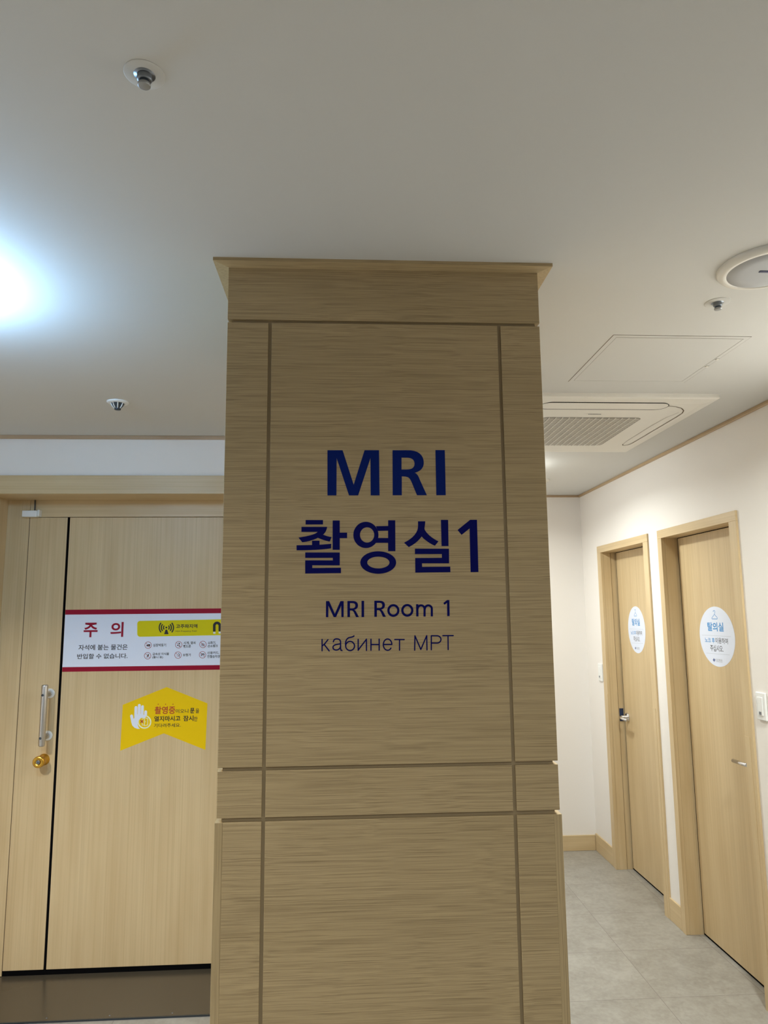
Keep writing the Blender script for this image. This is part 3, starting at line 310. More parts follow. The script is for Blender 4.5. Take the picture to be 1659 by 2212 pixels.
'halo':[[('p',[(-63.5,13.8),(-64.1,19.2),(-65.6,24.5),(-67.8,29.5),(-70.8,34.1),(-74.5,38.3),(-78.8,41.9),(-83.5,44.8),(-88.6,46.9),(-93.9,48.3),(-99.3,48.8),(-104.7,48.4),(-109.9,47.3),(-114.8,45.3),(-119.3,42.6),(-123.3,39.1),(-126.7,35.1),(-129.3,30.6),(-131.2,25.6),(-132.3,20.4),(-132.5,15.1),(-131.8,9.7),(-130.4,4.4),(-128.1,-0.6),(-125.1,-5.2),(-121.5,-9.3),(-117.2,-12.9),(-112.5,-15.8),(-107.4,-17.9),(-102.1,-19.3),(-96.7,-19.8),(-91.4,-19.5),(-86.1,-18.3),(-81.2,-16.3),(-76.7,-13.6),(-72.7,-10.2),(-69.4,-6.2),(-66.7,-1.6),(-64.8,3.3),(-63.7,8.5)])]],
'ring':[[('s',5.79,[(-69.2,13.9),(-69.7,18.4),(-70.9,22.7),(-72.8,26.9),(-75.3,30.7),(-78.4,34.2),(-81.9,37.1),(-85.9,39.5),(-90.1,41.3),(-94.6,42.4),(-99.1,42.9),(-103.6,42.6),(-107.9,41.6),(-112.0,40.0),(-115.8,37.7),(-119.1,34.9),(-121.9,31.6),(-124.1,27.8),(-125.7,23.7),(-126.6,19.4),(-126.8,15.0),(-126.3,10.5),(-125.0,6.2),(-123.1,2.0),(-120.6,-1.8),(-117.6,-5.2),(-114.0,-8.2),(-110.1,-10.6),(-105.9,-12.4),(-101.5,-13.5),(-96.9,-13.9),(-92.5,-13.6),(-88.1,-12.7),(-84.0,-11.0),(-80.2,-8.8),(-76.9,-6.0),(-74.1,-2.6),(-71.9,1.1),(-70.3,5.2),(-69.4,9.5),(-69.2,13.9)],0)]],
'doorico':[[('s',2.61,[(-107.9,25.6),(-108.3,0.2),(-97.4,-0.5)],0),('s',2.61,[(-98.7,32.1),(-83.6,29.7),(-82.6,0.3),(-97.4,-2.7),(-98.7,32.1)],0),('s',2.61,[(-108.0,28.3),(-98.7,32.1)],0),('p',[(-92.9,15.2),(-93.3,17.1),(-94.1,18.2),(-95.1,18.3),(-95.9,17.1),(-96.1,15.2),(-95.8,13.3),(-94.9,12.1),(-93.9,12.1),(-93.1,13.3)])]],
'cross':[[('s',4.34,[(-116.8,22.8),(-104.4,10.3)],0),('s',4.34,[(-104.8,22.6),(-116.3,10.5)],0)]],
'dots':[[('p',[(-34.5,94.0),(-35.0,95.4),(-36.3,96.3),(-37.8,96.3),(-39.0,95.5),(-39.4,94.0),(-38.9,92.6),(-37.6,91.7),(-36.1,91.7),(-34.9,92.5)]),('p',[(-0.4,93.4),(-0.9,94.8),(-2.1,95.7),(-3.7,95.8),(-4.9,94.9),(-5.3,93.5),(-4.8,92.1),(-3.5,91.2),(-2.0,91.1),(-0.8,92.0)]),('p',[(34.4,92.8),(33.9,94.3),(32.6,95.2),(31.1,95.2),(29.9,94.3),(29.4,92.9),(30.0,91.5),(31.2,90.6),(32.7,90.6),(33.9,91.4)])]],
'hanger':[[('s',2.96,[(-14.4,118.0),(-12.9,122.5),(-9.0,123.7),(-5.8,124.1),(-3.1,123.9),(-1.0,123.1),(0.5,122.1),(1.6,120.9),(2.2,119.7),(2.3,118.7),(2.3,118.7),(1.8,117.1),(1.0,115.6),(-0.1,114.2),(-1.2,112.9),(-2.4,111.4),(-3.5,109.8),(-4.4,108.0),(-4.9,105.9)],1),('s',2.96,[(-4.9,105.9),(19.3,90.9),(19.9,84.9),(15.3,83.7),(-29.0,83.8),(-32.2,86.1),(-29.6,89.9),(-4.9,105.9)],1)]],
'rules':[[('s',2.15,[(-142.3,3.0),(130.1,3.4)],0),('s',2.15,[(-111.3,-84.4),(106.9,-81.8)],0)]],
'logo':[[('p',[(-41.5,-104.3),(-36.2,-108.5),(-27.9,-112.5),(-34.6,-118.1),(-41.4,-124.1),(-45.9,-118.1),(-53.3,-114.1),(-45.4,-110.6)])]],
}
TEXT = {
 'banner': [('주', 91.9, 165.3, 157.0, 234.1, 'crimson', 0.022), ('의', 217.2, 165.4, 277.9, 235.9, 'crimson', 0.022), ('자석에 붙는 물건은', 71.7, 104.5, 300.7, 130.5, 'ink', 0.014), ('반입할 수 없습니다.', 67.9, 64.0, 302.4, 88.2, 'ink', 0.014), ('고주파지역', 525.4, 203.1, 627.0, 222.3, 'ink', 0.028), ('High Frequency Field', 524.5, 184.1, 623.7, 193.0, 'ink', 0.01), ('심장박동기', 420.6, 117.2, 481.1, 131.9, 'ink', 0.02), ('시계, 열쇠', 563.8, 126.4, 620.2, 140.3, 'ink', 0.02), ('핸드폰', 563.3, 110.9, 599.0, 124.5, 'ink', 0.02), ('소화기,', 678.9, 125.1, 716.8, 139.7, 'ink', 0.02), ('산소탱크', 678.2, 111.1, 726.2, 124.5, 'ink', 0.02), ('금속성 이식물', 419.1, 76.8, 496.5, 89.3, 'ink', 0.02), ('(틀니 등)', 418.7, 60.5, 468.5, 73.7, 'ink', 0.02), ('보청기', 562.0, 70.1, 599.2, 83.5, 'ink', 0.02), ('신용카드, 통장', 677.6, 78.1, 764.8, 92.0, 'ink', 0.02), ('전철승차권', 677.5, 61.1, 737.5, 75.3, 'ink', 0.02)],
 'arrow': [('촬영중', -52.5, 48.8, 43.4, 84.1, 'brick', 0.02), ('이오니', 45.5, 51.7, 104.6, 70.4, 'ink', 0.012), ('문', 112.8, 50.0, 133.2, 74.5, 'ink', 0.03), ('을', 138.5, 50.1, 155.2, 71.4, 'ink', 0.012), ('열지마시고', -53.2, 15.3, 68.6, 39.5, 'ink', 0.025), ('잠시', 81.6, 14.2, 129.5, 39.8, 'ink', 0.025), ('만', 132.2, 13.3, 148.8, 34.6, 'ink', 0.012), ('기다려주세요.', -53.6, -12.0, 71.0, 5.6, 'ink', 0.012)],
 'round': [('탈의실', -80.0, 24.4, 69.8, 67.6, 'azure', 0.026), ('노크 후', -114.6, -32.8, -19.9, -7.3, 'azure', 0.022), ('이용하여', -13.4, -33.3, 100.1, -5.5, 'slate', 0.014), ('주십시오.', -66.8, -72.6, 54.5, -41.5, 'slate', 0.014), ('의료병원', -27.8, -122.2, 36.6, -105.8, 'greyink', 0.0)],
}

# ------------------------------------------------------------------ room shell
H = 2.45
WR, WB, WL, RET = 1.722, 5.037, 3.335, 0.30       # right wall, end wall, wall of the wide door, return wall
XW, YF = -3.2, -3.2
struct('floor', box(XW - .2, 2.2, YF - .2, WB + .2, -0.1, 0.0), 'floor')
struct('ceiling', box(XW - .2, 2.2, YF - .2, WB + .2, H, H + 0.1), 'ceiling')
D1 = (3.912, 4.717, 3.975, 4.655, 1.815)          # far door of the hall: outer y, inner y, leaf plane
D2 = (2.994, 3.783, 3.054, 3.735, 1.800)          # near door
HB = 2.02
m = MB()
for y0, y1 in ((YF, D2[0] + .02), (D2[1] - .02, D1[0] + .02), (D1[1] - .02, WB + .2)): m.box(WR, 2.1, y0, y1, 0, HB)
m.box(WR, 2.1, YF, WB + .2, HB, H)
struct('wall_right', m, 'wall')
struct('wall_back', box(RET, WR, WB, WB + .2, 0, H), 'wall')
m = MB()
m.box(XW, -1.66, WL, WL + .4, 0, H); m.box(-0.06, RET, WL, WL + .4, 0, H); m.box(-1.66, -0.06, WL, WL + .4, 2.19, H); m.box(-1.66, -0.06, WL + .3, WL + .4, 0, 2.19)
struct('wall_left', m, 'wall')
struct('wall_return', box(RET - .2, RET, WL + .4, WB + .2, 0, H), 'wall')
struct('wall_west', box(XW - .2, XW, YF, WL + .4, 0, H), 'wall')
struct('wall_front', box(XW, WR, YF - .2, YF, 0, H), 'wall')
# wooden cornice strips under the ceiling
struct('trim_1', box(XW, RET, WL - .012, WL, H - .017, H), 'trim_x', .002)
struct('trim_2', box(WR - .012, WR, YF, WB, H - .016, H), 'trim_y', .002)
struct('trim_3', box(RET, WR - .012, WB - .012, WB, H - .015, H), 'trim_x', .002)
# skirting
for y0, y1 in ((YF, D2[0]), (D2[1], D1[0]), (D1[1], WB - .01)):
    struct('baseboard_right', box(WR - .01, WR, y0, y1, 0, .112), 'frame_y', .002)
struct('baseboard_back', box(RET, WR - .01, WB - .01, WB, 0, .1), 'frame_x', .002)
struct('baseboard_left', box(-0.02, RET, WL - .01, WL, 0, .1), 'frame_x', .002)
struct('baseboard_west', box(XW, XW + .01, YF, WL, 0, .1), 'frame_y', .002)

# ------------------------------------------------------------------ wood clad pillar
PX0, PX1, PY, PYB = -0.275, 0.478, 1.630, 2.330
pil = thing('pillar', (0.10, 1.98, 0), 'square pillar clad in grained wood laminate, carrying dark blue lettering', 'pillar', kind='thing')
build('core', box(PX0 + .010, PX1 - .010, PY + .0065, PYB - .0065, 0, 2.44), 'groove', pil)
cr = MB(); fr0 = lambda a, b: None
# crown: a thin overhanging board with a bevelled underside
o = [(PX0 - .033, PY - .027), (PX1 + .031, PY - .027), (PX1 + .031, PYB + .03), (PX0 - .033, PYB + .03)]
i_ = [(PX0, PY), (PX1, PY), (PX1, PYB), (PX0, PYB)]
cr.add([(x, y, H) for x, y in o] + [(x, y, H - .008) for x, y in o] + [(x, y, H - .0125) for x, y in i_] + [(x, y, H) for x, y in i_],
       [(k, (k + 1) % 4, 4 + (k + 1) % 4, 4 + k) for k in range(4)] + [(4 + k, 4 + (k + 1) % 4, 8 + (k + 1) % 4, 8 + k) for k in range(4)] + [(0, 1, 2, 3), (8, 9, 10, 11)])
build('crown_moulding', cr, 'pillar_h', pil)
band = build('top_band', box(PX0, PX1, PY, PYB, 2.307, H - .0122), 'pillar_h', pil)
def tier(z0, z1, side, kind):
    x0, x1 = PX0 - side, PX1 + side
    t = .018 if kind == 'lower' else .010
    xs = [(x0 + t, -0.1785), (-0.1705, 0.3735), (0.3815, x1 - t)] if kind == 'lower' else [(PX0, -0.1785), (-0.1705, 0.3735), (0.3815, PX1)]
    for a, b in xs:
        build('front_panel', box(a, b, PY, PY + .0065, z0, z1), 'pillar_h', pil, .0006)
    ya = PY if kind == 'lower' else PY + .0065
    for a, b in ((x0, x0 + t), (x1 - t, x1)):
        build('side_panel', box(a, b, ya, PYB, z0, z1), 'pillar_v' if kind == 'lower' else 'pillar_side', pil, .0006)
    build('back_panel', box(PX0 + .02, PX1 - .02, PYB - .0065, PYB, z0, z1), 'pillar_h', pil)
tier(1.2795, 2.2995, 0, 'upper'); tier(1.1745, 1.2715, .001, 'upper'); tier(0, 1.1655, .004, 'lower')

# vinyl lettering on the pillar, one vinyl character each
def pf(u, w_, d): return (0.1 + u / 1000, PY - .0002 - d, w_ / 1000)
def lettering(key, names, label, mat, z):
    t = thing('sign_lettering', (0.1, PY - .0005, z), label, 'lettering', 'lettering on the pillar')
    for nm, pr in zip(names, INK[key]): build(nm, ink_mesh(pr, pf, .0004, thick=.0004), mat, t)
lettering('mri', ['letter_m', 'letter_r', 'letter_i'], 'large bold blue Latin capitals reading MRI at the top of the pillar lettering', 'letter', 1.88)
lettering('room_kr', ['syllable', 'syllable', 'syllable', 'digit'], 'large bold navy Korean word ending in the digit 1, second line on the pillar', 'letter_deep', 1.70)
lettering('room_en', ['letter'] * 7 + ['digit'], 'small navy English line MRI Room 1 on the pillar', 'letter_deep', 1.60)
lettering('room_ru', ['letter'] * 10, 'thin navy Russian line, lowest lettering on the pillar', 'letter_deep', 1.52)

# ------------------------------------------------------------------ wide door of the scanner room
YD = 3.515
XL, XR_ = -1.628, -0.10
door = thing('door_1', (-0.86, YD, 0), 'pale wood double door in a deep portal, with warning stickers on its wide leaf', 'door', kind='structure')
cz = 2.172
m = MB().box(XL - .088, XL, WL - .010, WL + .012, 0, cz).box(XR_, XR_ + .088, WL - .010, WL + .012, 0, cz)
build('casing', m, 'frame_v', door, .0015)
build('casing', box(XL - .088, XR_ + .088, WL - .010, WL + .012, cz, 2.259), 'frame_x', door, .0015)
m = MB().box(XL - .012, XL, WL + .012, YD + .06, 0, cz).box(XR_, XR_ + .012, WL + .012, YD + .06, 0, cz)
build('reveal', m, 'frame_v', door)
build('reveal', box(XL, XR_, WL + .012, YD + .06, cz, cz + .012), 'frame_x', door)
build('jamb', box(XL, -1.5235, YD, YD + .05, .026, cz), 'frame_v', door, .001)
build('jamb', box(-0.22, XR_, YD, YD + .05, .026, cz), 'frame_v', door, .001)
build('head', box(-1.5225, -0.22, YD, YD + .05, 2.0895, cz), 'frame_x', door, .001)
build('leaf', box(-1.5205, -1.3425, YD, YD + .045, .048, 2.087), 'door_v', door, .001)
build('leaf', box(-1.3305, -0.222, YD, YD + .045, .048, 2.087), 'door_v', door, .001)
build('shade_backing', box(-1.60, -0.12, YD + .046, YD + .058, .022, 2.12), 'black', door)  # black backing, paints the dark behind the leaves
build('gap_shade', box(-1.3425, -1.3305, YD + .003, YD + .046, .03, 2.088), 'black', door)  # black insert standing in for the shade between the leaves
build('floor_gap_shade', box(-1.5225, -0.222, YD + .004, YD + .045, .024, .0478), 'black', door)  # black insert, painted shade of the slot under the leaves
build('seam', box(-1.5235, -1.5205, YD + .0015, YD + .02, .05, 2.09), 'seam', door)
ph = bpy.data.objects.new('pull_handle', None); COL.objects.link(ph); ph.parent = door
ph.location = Vector((-1.38, YD, 1.156)) - ORIGIN[door.name]; ORIGIN[ph.name] = Vector((-1.38, YD, 1.156))
YH = 3.452
build('grip', MB().lathe((-1.38, YH, 1.022), (0, 0, 1), [(.010, 0), (.0138, .003), (.0145, .006), (.0145, .270), (.0138, .273), (.010, .276)], 32), 'steel', ph)
for z in (1.252, 1.060):
    build('standoff', MB().lathe((-1.38, YH, z), (0, 1, 0), [(.010, 0), (.010, .03), (.0125, .035), (.0125, .058)], 28), 'steel', ph)
    build('washer', MB().lathe((-1.38, YD - .005, z), (0, 1, 0), [(.019, 0), (.0225, .0015), (.0225, .005)], 32), 'white', ph)
    build('screw', MB().lathe((-1.382, YH - .0160, z), (0, 1, 0), [(.0022, .0016), (.0040, 0), (.0055, 0), (.0055, .003)], 20), 'grey_dark', ph)
kn = build('lock_knob', MB().lathe((-1.391, YD, .953), (0, -1, 0), [(.026, 0), (.026, .004), (.0215, .006), (.0205, .03), (.0205, .044), (.0255, .048), (.0262, .054), (.0255, .063), (.0225, .066), (.0115, .0665), (.011, .065), (.0, .065)], 44), 'brass', door)
kh = MB().lathe((-1.391, YD - .0652, .953), (0, -1, 0), [(.0085, -.002), (.0085, .001), (.007, .0018), (0, .0018)], 24)
build('key_cylinder', kh, 'grey', kn)
build('keyhole', box(-1.3918, -1.3902, YD - .0675, YD - .0669, .949, .957), 'black', kn)
# contact sensor above the narrow leaf with its cable
sn = thing('door_sensor', (-1.508, YD, 2.10), 'small white door contact sensor on a cable above the narrow door leaf', 'sensor')
build('housing', box(-1.549, -1.478, YD - .028, YD, 2.087, 2.118), 'white', sn, .003)
build('cover', box(-1.476, -1.466, YD - .030, YD, 2.089, 2.121), 'white', sn, .002)
build('cable', MB().tube([(-1.496, YD - .012, 2.115), (-1.4965, YD - .010, 2.14), (-1.4975, YD - .010, cz)], .0032), 'rubber', sn)
for x in (-1.522, -1.486): build('screw', MB().lathe((x, YD - .016, 2.1175), (0, 0, 1), [(.003, 0), (.003, .002), (.0, .0025)], 14), 'grey_dark', sn)

th = MB(); y0, y1 = 3.183, 3.545
th.add([(-1.60, y0, .001), (-.13, y0, .001), (-.13, y1, .001), (-1.60, y1, .001), (-1.60, y0, .0045), (-.13, y0, .0045), (-.13, y1, .026), (-1.60, y1, .026)],
       [(0, 3, 2, 1), (4, 5, 6, 7), (0, 1, 5, 4), (1, 2, 6, 5), (2, 3, 7, 6), (3, 0, 4, 7)])
rp = thing('threshold_ramp', (-0.86, 3.36, 0), 'dark bronze metal ramp plate on the floor before the wide door', 'ramp')
build('plate', th, 'bronze', rp)
m = MB().box(-1.60, -.13, y0 - .006, y0 + .001, 0, .005)
build('edge_strip', m, 'grey_dark', rp)
for x in (-1.45, -1.2, -.95, -.7, -.45):
    build('screw', MB().lathe((x, y0 + .02, .0055), (0, 0, 1), [(.004, -.001), (.004, .0004), (0, .0008)], 14), 'grey', rp)

# stickers on the wide leaf
def sheet(poly, fr, d=.0004):
    return MB().slab(poly, fr, 0.0, d)
def rect(a, b, c, d): return [(a, b), (c, b), (c, d), (a, d)]
def bf(u, w_, d): return (-1.331 + u / 1000, YD - .0001 - d, 1.345 + w_ / 1000)
bn = thing('warning_banner', (-0.96, YD, 1.345), 'long white caution banner with crimson bands across the wide door leaf', 'sign')
build('sheet', sheet(rect(1.5, 5.5, 1060, 296.3), bf), 'sign_white', bn)
build('stripe', ink_mesh([('p', rect(1.5, 273.0, 1060, 296.3))], bf, .00045), 'crimson', bn)
build('stripe', ink_mesh([('p', rect(1.5, 5.5, 1060, 27.2))], bf, .00045), 'crimson', bn)
pill = build('yellow_panel', ink_mesh(INK['pill'][0], bf, .00045), 'pill_yellow', bn)
build('radio_wave_symbol', ink_mesh(INK['radio'][0], bf, .0006), 'ink', pill)
mg = build('magnet_symbol', ink_mesh(INK['magnet'][0], bf, .0006), 'ink', pill)
build('magnet_tip', ink_mesh(INK['tips'][0], bf, .00065), 'sign_white', pill)
for b_, r_ in zip(INK['blobs'], INK['rings']):
    pb = build('prohibition_symbol', ink_mesh(r_, bf, .0006), 'ring_print', bn)
    build('symbol_figure', ink_mesh(b_, bf, .00047), 'ink', pb)
for s, a, b, c, d, col, bold in TEXT['banner']:
    build('title' if col == 'crimson' else 'text_line', text_mesh(s, a, b, c, d, bold, bf, .0006), col, bn)

def af(u, w_, d): return (-0.84 + u / 1000, YD - .0001 - d, 1.10 + w_ / 1000)
ar = thing('notice_sticker', (-0.84, YD, 0.98), 'yellow arrow-shaped sticker with a white hand, below the banner', 'sign')
build('sheet', sheet(INK['arrow'][0][0][1], af), 'sign_yellow', ar)
build('hand_symbol', ink_mesh(INK['hand'][0], af, .00045), 'sign_white', ar)
build('halo', ink_mesh(INK['halo'][0], af, .0006), 'sign_yellow', ar)
rg = build('ring_symbol', ink_mesh(INK['ring'][0], af, .00068), 'cream', ar)
build('door_symbol', ink_mesh(INK['doorico'][0], af, .00068), 'cream', rg)
build('cross_symbol', ink_mesh(INK['cross'][0], af, .0008), 'brick', rg)
for p_ in INK['dots'][0]: build('emphasis_dot', ink_mesh([p_], af, .0006), 'brick', ar)
for s, a, b, c, d, col, bold in TEXT['arrow']:
    build('text_line', text_mesh(s, a, b, c, d, bold, af, .0006), col, ar)

# ------------------------------------------------------------------ doors of the changing rooms
def hall_door(n, D, label, groove):
    yo0, yo1, yi0, yi1, xp = D; zt, zi = 2.043, 1.998; xf = 1.712
    t = thing(f'door_{n}', (xp, (yi0 + yi1) / 2, 0), label, 'door', kind='structure')
    build('casing', box(xf, WR + .01, yo0, yi0, 0, zi), 'frame_v', t, .0015)
    build('casing', box(xf, WR + .01, yi1, yo1, 0, zi), 'frame_v', t, .0015)
    build('casing', box(xf, WR + .01, yo0, yo1, zi, zt), 'frame_y', t, .0015)
    build('jamb', box(WR + .01, xp + .05, yi0 - .018, yi0, 0, zi), 'frame_v', t)
    build('head', box(WR + .01, xp + .05, yi0 - .018, yi1 + .018, zi, zi + .018), 'frame_y', t)
    if groove:
        build('jamb', box(WR + .01, xp - .036, yi1, yi1 + .018, 0, zi), 'frame_v', t)
        build('stop', box(xp - .033, xp + .05, yi1 + .003, yi1 + .018, 0, zi), 'frame_v', t)
        build('seam', box(xp - .037, xp - .032, yi1 + .006, yi1 + .018, 0, zi), 'seam', t)
    else:
        build('jamb', box(WR + .01, xp + .05, yi1, yi1 + .018, 0, zi), 'frame_v', t)
    leaf = build('leaf', box(xp, xp + .04, yi0 + .003, yi1 - .010, .011, zi - .004), 'door_v', t, .001)
    build('shade_backing', box(xp + .003, xp + .045, yi0, yi1, .001, zi), 'black', t)  # black fill keeps the gaps round the leaf dark, as painted shade
    # thin laminate guards round the lower part of the frame
    build('corner_guard', box(xf - .0015, xf, yi0 - .038, yi0 + .0008, 0, 1.077), 'frame_v', t)
    build('corner_guard', box(xf - .0015, xf, yi1 - .0008, yi1 + .03, 0, 1.077), 'frame_v', t)
    return t, leaf
def lever(t, xp, y, z, sgn, strike_y):
    h = bpy.data.objects.new('lever_handle', None); COL.objects.link(h); h.parent = t
    h.location = Vector((xp, y, z)) - ORIGIN[t.name]; ORIGIN[h.name] = Vector((xp, y, z))
    build('rosette', MB().lathe((xp, y, z), (-1, 0, 0), [(.027, 0), (.027, .006), (.024, .009), (.011, .010), (.010, .045), (0, .047)], 36), 'chrome', h)
    build('lever', MB().tube([(xp - .04, y, z), (xp - .052, y + sgn * .008, z), (xp - .055, y + sgn * .025, z), (xp - .055, y + sgn * .115, z - .002)], .0085, 16), 'chrome', h)
    build('lock_button', MB().lathe((xp - .046, y, z), (-1, 0, 0), [(.007, 0), (.007, .006), (0, .008)], 20), 'grey_dark', h)
d1, l1 = hall_door(2, D1, 'far changing room door at the end of the hall, lever on its far side', True)
lever(d1, D1[4], 4.595, .938, -1, 0)
build('strike_plate', box(D1[4] - .030, D1[4] - .004, D1[3] + .0015, D1[3] + .0035, .905, .985), 'blue_strike', d1)
d2, l2 = hall_door(3, D2, 'near changing room door beside the wall switch', False)
lever(d2, D2[4], 3.112, .942, 1, 0)

def round_sign(xp, yc, zc, sx, label):
    def rf(u, w_, d): return (xp - .0001 - d, yc - u * sx / 1000, zc + w_ / 1000)
    t = thing('round_sign', (xp, yc, zc - .144), label, 'sign', 'round changing room signs')
    build('disc', MB().slab([(164 * math.cos(a * math.pi / 40), 143.5 * math.sin(a * math.pi / 40)) for a in range(80)], rf, 0, .0004), 'sign_white', t)
    build('hanger_symbol', ink_mesh(INK['hanger'][0], rf, .0005), 'azure', t)
    build('divider', ink_mesh(INK['rules'][0][:1], rf, .0005), 'rule', t)
    build('divider', ink_mesh(INK['rules'][0][1:], rf, .0005), 'rule', t)
    build('emblem', ink_mesh(INK['logo'][0], rf, .0005), 'logo', t)
    for s, a, b, c, d, col, bold in TEXT['round']: build('text_line', text_mesh(s, a, b, c, d, bold, rf, .0005), col, t)
round_sign(D2[4], 3.393, 1.484, 1.0, 'round white changing room sign on the near hall door')
round_sign(D1[4], 4.378, 1.495, .79, 'round white changing room sign on the far hall door')

# wall switches
def switch(y0, y1, z0, z1, label):
    t = thing('wall_switch', (WR, (y0 + y1) / 2, z0), label, 'switch', 'rocker switches on the hall wall')
    build('plate', box(WR - .009, WR, y0, y1, z0, z1), 'white', t, .003)
    yc = (y0 + y1) / 2; wy = (y1 - y0) * .27; dz = (z1 - z0)
    rk = build('rocker', box(WR - .0125, WR - .008, yc - wy, yc + wy, z0 + dz * .17, z1 - dz * .17), 'white', t, .0015)
    build('indicator', box(WR - .0129, WR - .0124, yc - wy * .45, yc + wy * .5, z0 + dz * .20, z0 + dz * .31), 'grey', rk)
switch(2.887, 2.953, 1.160, 1.272, 'white rocker switch on the wall beside the near hall door')
switch(4.745, 4.815, 1.148, 1.262, 'white rocker switch between the far hall door and the end wall')

# ------------------------------------------------------------------ things on the ceiling
def sprinkler(x, y, r, label, drop=.021):
    t = thing('sprinkler', (x, y, H), label, 'sprinkler', 'ceiling sprinkler heads')
    build('escutcheon', MB().lathe((x, y, H), (0, 0, -1), [(r, 0), (r, .0009), (r - .001, .0013), (.0168, .0016)], 48), 'ceiling', t)
    build('recess', MB().lathe((x, y, H), (0, 0, -1), [(.0165, .0010), (.0165, .0018), (0, .0018)], 32), 'grey', t)
    build('collar', MB().lathe((x, y, H), (0, 0, -1), [(.0115, .002), (.0115, drop * .45), (.0105, drop * .52), (.0085, drop * .55)], 32), 'grey', t)
    build('neck', MB().lathe((x, y, H), (0, 0, -1), [(.0082, drop * .5), (.0082, drop * .78)], 24), 'grey_dark', t)
    build('cap', MB().lathe((x, y, H), (0, 0, -1), [(.0095, drop * .78), (.0100, drop * .84), (.0096, drop * .98), (.0085, drop), (0, drop)], 32), 'cap', t)
sprinkler(-.3105, 1.026, .0315, 'sprinkler head with wide flat plate, closest to the camera, high above the pillar')
sprinkler(1.031, 1.806, .0335, 'sprinkler head beside the round ceiling speaker')
x, y = -.893, 2.785
t = thing('sprinkler', (x, y, H), 'sprinkler head with caged conical basket, near the wide door', 'sprinkler', 'ceiling sprinkler heads')
build('escutcheon', MB().lathe((x, y, H), (0, 0, -1), [(.042, 0), (.042, .003), (.038, .006), (.027, .007)], 48), 'white', t)
build('basket', MB().lathe((x, y, H), (0, 0, -1), [(.025, .006), (.019, .018), (.0125, .026)], 32), 'grey_dark', t)
for k in range(8):
    a = k * math.pi / 4 + .3; c, s_ = math.cos(a), math.sin(a)
    build('rib', MB().tube([(x + .0265 * c, y + .0265 * s_, H - .006), (x + .0205 * c, y + .0205 * s_, H - .018), (x + .0130 * c, y + .0130 * s_, H - .0265)], .0022, 8), 'white', t)
build('deflector', MB().lathe((x, y, H), (0, 0, -1), [(.0125, .026), (.0125, .032), (.010, .0335), (0, .0335)], 32), 'grey_dark', t)

x, y = 1.047, 1.595
t = thing('ceiling_speaker', (x, y, H), 'round ceiling speaker with grey mesh face, cut by the picture edge', 'speaker')
build('rim', MB().lathe((x, y, H), (0, 0, -1), [(.117, 0), (.117, .004), (.112, .010), (.104, .0135), (.096, .014), (.0945, .012)], 72), 'ivory', t)
build('mesh_face', MB().lathe((x, y, H), (0, 0, -1), [(.0942, .010), (.0942, .0125), (.06, .0150), (0, .0155)], 72), 'grey_mesh', t)
build('badge', box(x - .024, x + .024, y - .0042, y + .0042, H - .0172, H - .0150), 'navy', t, .0008)

t = thing('smoke_detector', (1.268, 4.425, H), 'pale round detector on the ceiling near the end wall, half behind the pillar', 'detector')
build('base', MB().lathe((1.268, 4.425, H), (0, 0, -1), [(.048, 0), (.048, .008), (.044, .010)], 40), 'ivory', t)
build('cap', MB().lathe((1.268, 4.425, H), (0, 0, -1), [(.036, .010), (.033, .020), (.02, .024), (0, .0245)], 40), 'ivory', t)

# access hatch
hx0, hx1, hy0, hy1 = .828, 1.267, 2.042, 2.488
t = thing('access_hatch', ((hx0 + hx1) / 2, (hy0 + hy1) / 2, H), 'square white access hatch in the ceiling before the air conditioner', 'hatch')
build('gap', box(hx0, hx1, hy0, hy1, H - .0006, H), 'seam', t)
f = .016; g = .003
m = MB().box(hx0 + .0012, hx0 + f, hy0 + .001, hy1 - .001, H - .0012, H - .0004).box(hx1 - f, hx1 - .0015, hy0 + .001, hy1 - .001, H - .0012, H - .0004)
m.box(hx0 + f, hx1 - f, hy0 + .0008, hy0 + f, H - .0012, H - .0004).box(hx0 + f, hx1 - f, hy1 - f, hy1 - .0008, H - .0012, H - .0004)
build('frame', m, 'ceiling', t)
build('panel', box(hx0 + f + .0012, hx1 - f - .0012, hy0 + f + g, hy1 - f - .0012, H - .0011, H - .0004), 'ceiling', t)
for yy in (2.235, 2.305):
    build('latch', box(hx1 - .012, hx1 - .002, yy - .006, yy + .006, H - .004, H - .002), 'ivory', t, .001)

# cassette air conditioner
ax0, ax1, ay0, ay1 = .560, 1.480, 2.622, 3.562
t = thing('air_conditioner', ((ax0 + ax1) / 2, (ay0 + ay1) / 2, H), 'square white cassette air conditioner in the hall ceiling', 'air conditioner')
def rring(x0, x1, y0, y1, r, n=6):
    P = []
    for cx, cy, a0 in ((x1 - r, y1 - r, 0), (x0 + r, y1 - r, 90), (x0 + r, y0 + r, 180), (x1 - r, y0 + r, 270)):
        P += [(cx + r * math.cos(math.radians(a0 + 90 * i / n)), cy + r * math.sin(math.radians(a0 + 90 * i / n))) for i in range(n + 1)]
    return P
zP = H - .026
m = MB(); rings = [[(px, py, z) for px, py in rring(ax0 + d, ax1 - d, ay0 + d, ay1 - d, max(.006, .010 - d * .1))] for d, z in ((0, H), (.001, H - .003), (0, H - .004), (0, H - .014), (.008, H - .019), (.05, zP))]
n = len(rings[0])
for a, b in zip(rings, rings[1:]): m.add(a + b, [(i, (i + 1) % n, n + (i + 1) % n, n + i) for i in range(n)])
m.add(rings[-1], [tuple(range(n))])
build('panel', m, 'ivory', t)
def zf(u, w_, d): return (u, w_, zP - d)
